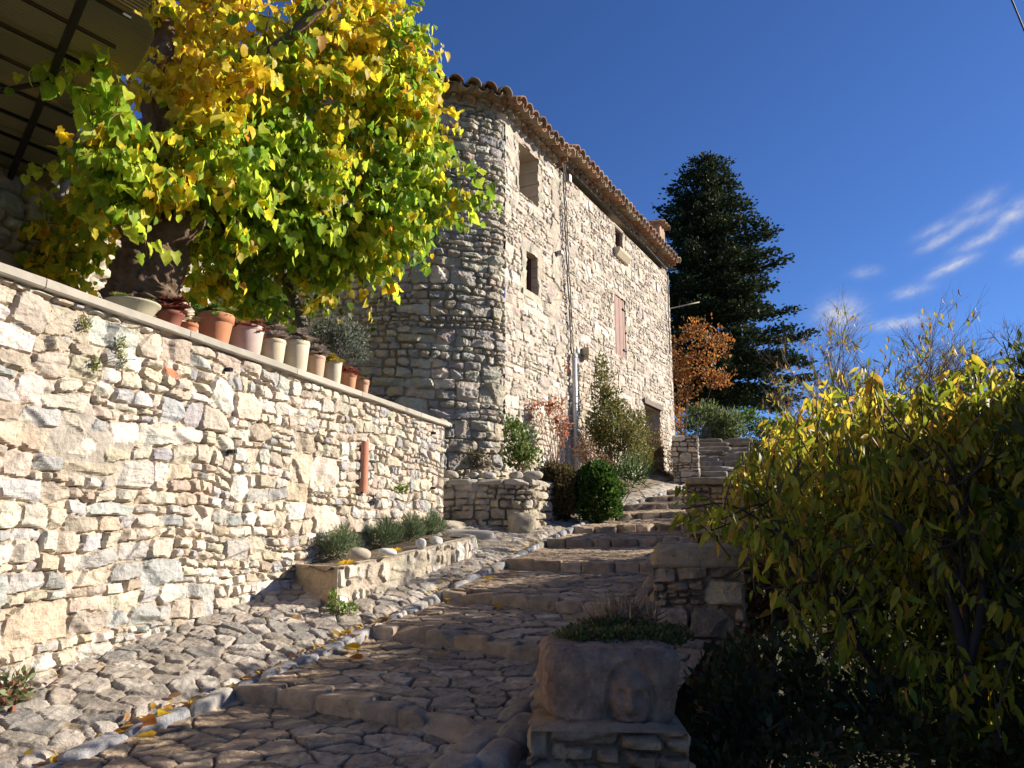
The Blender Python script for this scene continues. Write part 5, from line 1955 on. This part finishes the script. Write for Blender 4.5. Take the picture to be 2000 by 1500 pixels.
for k, (u, v) in enumerate(((162, 628), (232, 665), (183, 708), (232, 698))):
    s = wall_s(u, v); q = wall_pt(s, .03)
    bush("weed", ["pale stonecrop under the coping at the wall's left end", "upper stonecrop tuft trailing over the big grey wall stone", "left stonecrop tuft hanging below the big grey wall stone", "round green stonecrop tuft right below the big grey wall stone"][k],
         "plant", at(u, v, q[1]), [E(u, v, float(q[1]), 16, 11, .03), E(u + 6, v + 12, float(q[1]), 10, 10, .03)], 110, .02, [(.26, .28, .09), (.20, .25, .08), (.32, .28, .14)], R, OVAL, stems=4)
for k, (u, y) in enumerate(((650, 5.95), (740, 6.2), (790, 6.7), (835, 7.1))):
    s = wall_s(u, 1080, .14); q = wall_pt(s, .16)
    zt = PL_TOP(q[1])
    c = np.array([q[0], q[1], zt + .07])
    bush("rosemary", ["first rosemary clump at the near end of the planter", "rosemary clump behind the flat white pebble", "rosemary clump behind the upright white pebble", "last rosemary clump at the far end of the planter"][k], "herb",
         (q[0], q[1], zt - .02), [(c, (.17, .10, .10)), (c + np.array([WD[0] * .18, WD[1] * .18, .0]), (.14, .09, .10)), (c + np.array([WD[0] * .1, WD[1] * .1, .08]), (.08, .06, .09))], 2600, .046,
         [(.10, .15, .06), (.14, .19, .09), (.19, .23, .13), (.07, .11, .04)], R, NEEDLE, stems=26, up=1.0, stemcol=(.12, .13, .06))


# ------------------------------------------------------------------ the dark conifer behind the house
def build_conifer():
    r = np.random.default_rng(31)
    y0 = 34.0
    base = at(1395, 860, y0)
    root = thing("conifer_tree", "tall dark green conifer towering behind the far end of the house", "tree", base)
    k = y0 / 1480
    prof_v = [300, 330, 360, 400, 440, 490, 540, 600, 650, 700, 750, 785]
    prof_r = [8, 40, 64, 74, 95, 114, 130, 147, 162, 174, 166, 130]
    mb = MB(); tw = MB()
    top = at(1376, 305, y0); bot = at(1400, 900, y0)
    tube(tw, [bot, (bot + top) / 2, top], (.4, .25, .04), 8, (.05, .035, .025))
    P = []; A = []
    nb = 225
    for i in range(nb):
        v = 305 + (785 - 305) * ((i + r.random()) / nb) ** .85
        rr = float(np.interp(v, prof_v, prof_r)) * k * r.uniform(.55, 1.14)
        a = i * 2.39996 + r.normal(0, .3)
        c = at(1376 + (v - 305) / 480 * 14, v, y0)
        d = np.array([math.cos(a), math.sin(a), 0])
        nseg = max(4, int(rr / .13))
        t = np.linspace(0.08, 1, nseg)
        rise = r.uniform(.02, .22) if v < 650 else r.uniform(-.25, .05)
        pts = c + np.outer(t * rr, d) + np.outer(rr * (rise * t - .20 * t ** 2 + .16 * t ** 5), [0, 0, 1.])
        tube(tw, [c, pts[len(pts) // 2], pts[-1]], (.05, .03, .01), 4, (.045, .032, .022), cap=False)
        for q, tt in zip(pts, t):
            m = int(8 + 18 * min(tt + .1, 1))
            sp = .10 + .26 * tt * (1.12 - tt) * 2 + .05
            P.append(q + r.normal(0, 1, (m, 3)) * np.array([sp, sp, .085]))
            A.append(np.tile(d, (m, 1)) + r.normal(0, .6, (m, 3)) + np.array([0, 0, .25]))
    P = np.concatenate(P); A = np.concatenate(A)
    n = len(P)
    add_leaves(mb, DIAM, P, A, r.normal(0, 1, (n, 3)) + np.array([0, 0, 1.]), r.uniform(.12, .26, n), pick([(.035, .055, .02), (.05, .07, .025), (.025, .04, .016), (.075, .085, .03)], n, r))
    mb.build("crown", M_con, root)
    tw.build("trunk", M_bark, root)


build_conifer()


# ------------------------------------------------------------------ shrubs on the right
def leafy_shrub(name, lab, base, targets, r, nshoots, ln, leafsize, pal_fn, stem_r=.03, step=.035, droop=.32, keep=.85, leafed=1., mat=None, tm=LANCE, inner=None, limbs=()):
    root = thing(name, lab, "shrub", base)
    starts = []; dirs = []; lens = []
    base = np.asarray(base, float)
    tw = MB()
    # main stems towards groups of targets
    n = len(targets)
    order = r.permutation(n)
    heads = [targets[i] for i in order[:9]]
    stems = []
    for h in heads:
        m = base * .55 + h * .45 + r.normal(0, .08, 3); m[2] = base[2] * .4 + h[2] * .6
        e = h - np.array([0, 0, .08])
        pts = bez([base + r.normal(0, .04, 3), m, e], 14)
        stems.append(pts)
        tube(tw, pts, np.linspace(stem_r, .006, len(pts)), 7, (.06, .045, .035), cap=False)
    for t in targets:
        d = t - base; d /= np.linalg.norm(d)
        d = unit(d * .7 + r.normal(0, .38, 3) + np.array([-.1, 0, .55]))
        l = ln * r.uniform(.5, 1.7)
        starts.append(t - d * l * .6); dirs.append(d); lens.append(l)
    P, D, F, L = sprays(r, starts, dirs, lens, droop, step)
    for l in L:
        q = l[::max(1, len(l) // 4)]
        tube(tw, q, np.linspace(.0055, .0018, len(q)), 4, (.10, .065, .04), cap=False)
        # a thin link back to a stem
        if r.random() < .5:
            S = np.concatenate(stems)
            h = S[int(np.argmin(np.linalg.norm(S - l[0] + np.array([0, 0, .15]), axis=1)))]
            if np.linalg.norm(h - l[0]) < .6:
                tube(tw, bez([h, (h + l[0]) / 2 + r.normal(0, .05, 3), l[0]], 6), np.linspace(.008, .005, 7), 4, (.08, .055, .04), cap=False)
    for (px, r0) in limbs:
        q = bez([at(*a) for a in px], 24)
        tube(tw, q, np.linspace(r0, r0 * .3, len(q)), 8, (.05, .038, .03), rough=.15, cap=False)
    tw.build("branches", M_twig, root)
    n = len(P)
    sel = r.random(n) < keep * leafed
    P, D, F = P[sel], D[sel], F[sel]; n = len(P)
    side = unit(np.cross(D, [0, 0, 1.]) + 1e-6) * np.where(np.arange(n) % 2, 1, -1)[:, None]
    ax = np.array([0, 0, -1.]) * r.uniform(.6, 1.9, (n, 1)) + side * r.uniform(.1, .7, (n, 1)) + D * .45 + r.normal(0, .3, (n, 3))
    mb = MB()
    add_leaves(mb, tm, P + side * .012, ax, side + r.normal(0, .7, (n, 3)), leafsize * r.uniform(.45, 1.25, n), pal_fn(P, r))
    if inner is not None:
        k = len(inner)
        add_leaves(mb, tm, inner, np.array([0, 0, -1.]) + r.normal(0, .45, (k, 3)), r.normal(0, 1, (k, 3)), leafsize * r.uniform(.7, 1.35, k), pal_fn(inner, r))
    mb.build("foliage", mat or M_leaf2, root)
    return root


def inside(u, v):
    top = np.interp(u, [1310, 1400, 1450, 1520, 1580, 1680, 1760, 1850, 1900, 2000, 2600], [1000, 930, 880, 830, 775, 735, 745, 735, 712, 735, 640])
    bot = np.interp(u, [1310, 1400, 1480, 1500, 1620, 1800, 2000, 2600], [1030, 1060, 1120, 1190, 1280, 1400, 1480, 1600])
    return top + 25 < v < bot


r = np.random.default_rng(77)
tg = []
while len(tg) < 700:
    u = r.uniform(1330, 2050) if r.random() < .8 else r.uniform(2050, 2500)
    v = r.uniform(680, 1480)
    if not inside(u, v + 45) or (v > 930 and r.random() < .5) or (v > 1150 and r.random() < .4) or (u < 1460 and r.random() < .45):
        continue
    y = r.uniform(4.0, 7.2) if u > 1480 else r.uniform(4.5, 5.2)
    if v > 950 and r.random() < .6:
        y = r.uniform(4.0, 5.4)
    if v > 1150:
        y = r.uniform(3.7, 5.0)
    tg.append(at(u, v, y))
# the dense upper part along the lane, which keeps the lane in shade
while len(tg) < 1080:
    u = r.uniform(1490, 2300)
    v = float(np.interp(u, [1500, 1580, 1680, 1760, 1900, 2000, 2300], [860, 800, 778, 780, 765, 755, 730])) + r.uniform(0, 1) ** .9 * 330
    y = float(np.clip(2.55 / ((u - 1000) / 1480) * r.uniform(1.0, 1.2), 3.9, 7.8))
    tg.append(at(u, v, y))


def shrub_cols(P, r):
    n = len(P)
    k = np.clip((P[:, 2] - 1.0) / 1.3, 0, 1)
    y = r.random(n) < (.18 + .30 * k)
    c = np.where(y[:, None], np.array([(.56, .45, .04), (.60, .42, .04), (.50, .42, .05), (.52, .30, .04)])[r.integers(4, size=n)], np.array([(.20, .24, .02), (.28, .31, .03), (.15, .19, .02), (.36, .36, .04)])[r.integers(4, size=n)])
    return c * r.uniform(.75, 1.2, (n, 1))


core = []  # extra inner leaves, put in to block sun from the lane
while len(core) < 8500:
    u = r.uniform(1490, 2420)
    v = float(np.interp(u, [1490, 1580, 1680, 1760, 1900, 2000, 2400], [880, 815, 785, 785, 770, 730, 600])) + r.uniform(0, 1) ** .9 * 340
    core.append(at(u, v, float(np.clip(2.75 / ((u - 1000) / 1480) * r.uniform(1.0, 1.2), 2.9, 7.8))))
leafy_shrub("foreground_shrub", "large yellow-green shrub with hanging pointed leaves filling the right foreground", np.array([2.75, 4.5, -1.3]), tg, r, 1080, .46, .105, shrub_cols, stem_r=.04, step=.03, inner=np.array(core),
            limbs=[([(1850, 1580, 4.2), (1845, 1450, 4.2), (1885, 1330, 4.2), (1860, 1180, 4.25), (1790, 1060, 4.3), (1690, 985, 4.4)], .045), ([(1848, 1450, 4.2), (1930, 1330, 4.15), (2010, 1240, 4.1)], .03),
                   ([(1885, 1330, 4.2), (1920, 1150, 4.2), (1890, 980, 4.3), (1900, 860, 4.4)], .028), ([(1560, 1260, 4.7), (1545, 1130, 4.7), (1510, 1040, 4.7), (1420, 985, 4.75), (1330, 995, 4.8)], .013)])

def build_bare(name, lab, base, h, spread, r, depth=5, col=(.12, .095, .085), thin=.030, stems=3, lean=.25, leaves=None, up=.18, cat="tree"):
    root = thing(name, lab, cat, base)
    mb = MB(); lv = []

    def grow(p, d, l, rad, k):
        e = p + d * l
        m = (p + e) / 2 + r.normal(0, l * .05, 3)
        tube(mb, [p, m, e], (rad, rad * .85, rad * .7), 5 if k > 2 else 3, col, cap=False)
        if k <= 1:
            lv.append((p, e))
        if k == 0:
            return
        for _ in range(3 if k > 1 else 4):
            dd = unit(d + r.normal(0, spread, 3) + np.array([0, 0, up]))
            q = p + (e - p) * r.uniform(.45, 1)
            grow(q, dd, l * r.uniform(.55, .8), rad * .6, k - 1)
    for _ in range(stems):
        grow(np.asarray(base, float) + r.normal(0, .06, 3) * np.array([1, 1, 0]), unit(np.array([r.normal(0, lean), r.normal(0, lean), 1.])), h * .36 * r.uniform(.75, 1.1), thin, depth)
    mb.build("branches", M_twig, root)
    if leaves:
        n, size, pal = leaves
        idx = r.integers(len(lv), size=n)
        P = np.array([lv[i][0] + (lv[i][1] - lv[i][0]) * r.random() for i in idx])
        mb = MB()
        add_leaves(mb, LANCE, P, np.array([0, 0, -1.]) + r.normal(0, .45, (n, 3)), r.normal(0, 1, (n, 3)), size * r.uniform(.6, 1.2, n), pick(pal, n, r))
        mb.build("foliage", M_leaf2, root)
    return root


build_bare("sparse_shrub", "thin half-bare shrub with scattered small yellow leaves behind the big shrub", at(1670, 1000, 8.8), 3.1, .40, r, 5, (.17, .13, .10), .016, 7, .36,
           (650, .09, [(.30, .27, .05), (.22, .24, .05), (.38, .28, .06), (.30, .16, .05)]), .12, "shrub")
build_bare("bare_tree", "bare wintry tree with fine twigs at the right on the skyline", at(1850, 930, 15), 3.5, .42, r, 5, thin=.04)
build_bare("bare_tree", "bare wintry tree at the right edge of the photo, beyond the shrub", at(1975, 930, 14.5), 3.5, .42, r, 5, thin=.04)
build_bare("bare_tree", "bare twiggy tree rising behind the half-bare shrub", at(1690, 900, 12.5), 2.3, .45, r, 5, thin=.03)

# undergrowth below and behind
bush("creeper", "tangled reddish-brown creeper hanging over the outer side of the brown pier", "climbing plant", at(1520, 1230, 5.6), [E(1520, 1080, 5.9, 50, 60, .35), E(1570, 1040, 6.2, 50, 60, .35), E(1500, 1180, 5.4, 40, 60, .3), E(1560, 1160, 5.6, 60, 60, .4)],
     2600, .055, [(.16, .06, .035), (.12, .07, .03), (.07, .09, .025), (.20, .10, .05)], R, OVAL, stems=60, gap=.2, stemcol=(.16, .09, .06), down=.6)
bush("garden_bush", "sunlit yellow-green bush low in the garden beyond the big shrub", "bush", at(1900, 1300, 8.2), [E(1880, 1050, 8.2, 130, 120, .9), E(1760, 1120, 8.0, 100, 120, .8), E(1960, 1250, 7.6, 120, 110, .8)], 6500, .07,
     [(.14, .20, .03), (.22, .26, .05), (.09, .14, .025), (.28, .27, .06)], R, OVAL, M_leaf2, stems=12, gap=.12)
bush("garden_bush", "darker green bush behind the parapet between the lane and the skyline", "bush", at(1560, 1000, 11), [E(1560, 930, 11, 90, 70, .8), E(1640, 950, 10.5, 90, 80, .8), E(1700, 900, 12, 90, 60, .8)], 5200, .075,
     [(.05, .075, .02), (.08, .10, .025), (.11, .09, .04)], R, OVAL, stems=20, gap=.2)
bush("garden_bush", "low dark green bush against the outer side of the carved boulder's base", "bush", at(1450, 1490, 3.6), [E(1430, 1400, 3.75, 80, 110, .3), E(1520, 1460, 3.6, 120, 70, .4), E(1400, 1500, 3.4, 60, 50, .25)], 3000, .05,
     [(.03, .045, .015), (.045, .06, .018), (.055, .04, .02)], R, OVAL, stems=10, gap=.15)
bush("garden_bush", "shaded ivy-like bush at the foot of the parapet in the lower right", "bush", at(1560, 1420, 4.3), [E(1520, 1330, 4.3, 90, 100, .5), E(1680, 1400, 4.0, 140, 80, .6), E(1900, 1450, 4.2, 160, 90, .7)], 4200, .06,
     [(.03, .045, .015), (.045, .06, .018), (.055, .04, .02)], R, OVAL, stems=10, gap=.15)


bush("added_shade_bush", "dense dark green bush added behind the big yellow-green shrub to shade the lane", "bush", (3.0, 5.5, -.6),  # unseen leaf mass, added to keep sun off the lane
     [(np.array([3.0, 4.9, 1.0]), (.40, .75, 1.25)), (np.array([3.05, 5.9, 1.15]), (.42, .75, 1.30)), (np.array([3.15, 6.9, 1.25]), (.42, .7, 1.30)), (np.array([2.85, 3.7, .95]), (.40, .75, 1.55)), (np.array([2.7, 2.6, .85]), (.40, .75, 1.6)),
      (np.array([4.3, 5.3, 1.6]), (.5, .75, 1.55)), (np.array([4.85, 6.4, 1.8]), (.5, .75, 1.58)), (np.array([5.4, 7.4, 2.0]), (.5, .7, 1.55)), (np.array([4.1, 4.2, 1.6]), (.5, .75, 1.85)), (np.array([3.9, 3.0, 1.5]), (.5, .75, 1.85)), (np.array([3.8, 1.9, 1.4]), (.5, .75, 1.85))],
     30000, .085, [(.05, .07, .018), (.07, .09, .02), (.035, .05, .014)], R, OVAL, stems=0, lump=.12, shell=.4)


def undergrowth():
    r = np.random.default_rng(505)
    n = 15000
    y = r.uniform(2.2, 14, n); x = xg(y) + 2.35 + r.uniform(0, 1, n) ** 1.4 * 6.5
    z = terrain_z(x, y) + r.uniform(0, .38, n) * (.5 + noise2(x * 2, y * 2, 8))
    mb = MB()
    add_leaves(mb, OVAL, np.stack([x, y, z], -1), r.normal(0, .6, (n, 3)) + np.array([0, 0, .5]), r.normal(0, 1, (n, 3)), r.uniform(.05, .12, n), pick([(.04, .055, .015), (.06, .075, .02), (.08, .07, .025), (.07, .045, .02)], n, r))
    tag(mb.build("undergrowth", M_fol), kind="stuff")


undergrowth()

# ------------------------------------------------------------------ fallen leaves
def build_leaves():
    r = np.random.default_rng(123)
    spots = [(1003, 1120, .15), (945, 1132, .15), (979, 1187, .11), (862, 1277, .11), (694, 1242, .14), (700, 1268, .16), (676, 1240, .12), (273, 1415, .17), (332, 1393, .15), (580, 1206, .12),
             (875, 1172, .09), (1212, 1135, .08), (1110, 1208, .07), (1000, 1090, .06), (640, 1272, .12), (300, 1440, .12), (1195, 1150, .07), (705, 1288, .12)]
    for i, (u, v, s) in enumerate(spots):
        # meet the lane's surface
        q = ray(u, v); t = np.linspace(2.5, 14, 2400)
        x = q[0] * t; y = q[1] * t; z = q[2] * t + EYE
        zl = lane_z(x - xg(y), y) + .035
        k = int(np.argmax(z < zl))
        p = np.array([x[k], y[k], zl[k] + .005])
        mb = MB()
        c = np.array([(.62, .42, .03), (.66, .40, .04), (.55, .30, .03), (.45, .17, .03)][int(r.choice(4, p=(.45, .3, .15, .1)))]) * r.uniform(.85, 1.1)
        a = r.uniform(0, 6.28)
        add_leaves(mb, MULB if i % 3 else LOBED, [p], [(math.cos(a), math.sin(a), .25)], [(r.normal(0, .35), -.35, 1)], s * .62, c)
        o = mb.build("fallen_leaf", M_leaf)
        tag(o, "yellow or orange fallen mulberry leaf lying on the cobbled lane", "leaf", "fallen leaves on the lane")
    for (u, v, y, lab) in ((677, 1100, 5.72, "yellow star-like leaf caught on the planter's near corner"), (771, 1076, 6.25, "yellow leaf scrap on the planter rim beside the flat white pebble")):
        p = at(u, v, y); mb = MB()
        add_leaves(mb, LOBED, [p, p], [(.7, -.5, .25), (-.6, -.5, .1)], [(.2, -.7, .8), (.1, -.6, .9)], .075, (.70, .42, .03))
        tag(mb.build("fallen_leaf", M_leaf), lab, "leaf")
    # the drift of leaf litter along the gutter and wall foot
    mb = MB()
    n = 900
    y = r.choice([3.45, 3.7, 4.1, 4.5, 5.1, 5.3, 6.4, 7.0, 8.0, 8.6, 10.8], n) + r.normal(0, .22, n)
    tt = -.06 + r.normal(0, .05, n)
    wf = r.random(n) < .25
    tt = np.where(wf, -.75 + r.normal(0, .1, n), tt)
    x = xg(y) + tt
    z = lane_z(tt, y) + .02 + r.uniform(0, .02, n)
    a = r.uniform(0, 6.28, n)
    ax = np.stack([np.cos(a), np.sin(a), r.normal(.1, .3, n)], -1)
    nr = np.stack([r.normal(0, .4, n), r.normal(-.1, .4, n), np.ones(n)], -1)
    pal = [(.50, .30, .04), (.42, .18, .04), (.30, .12, .05), (.55, .38, .06), (.26, .15, .07), (.60, .42, .05)]
    c = pick(pal, n, r)
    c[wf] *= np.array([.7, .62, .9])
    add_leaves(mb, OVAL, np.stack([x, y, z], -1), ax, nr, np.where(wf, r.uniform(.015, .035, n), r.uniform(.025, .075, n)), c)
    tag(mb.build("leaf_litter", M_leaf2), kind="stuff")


build_leaves()

# overhead wire at the top right corner
mb = MB()
_w0, _w1 = at(1976, 0, 9.2), at(2000, 58, 9.4)
tube(mb, [_w0 + (_w0 - _w1) * 14, _w0, _w1, _w1 + (_w1 - _w0) * 12], .012, 6, (.02, .02, .022))
tag(mb.build("overhead_wire", M_black), "thin dark overhead wire crossing the top right corner of the sky", "wire")
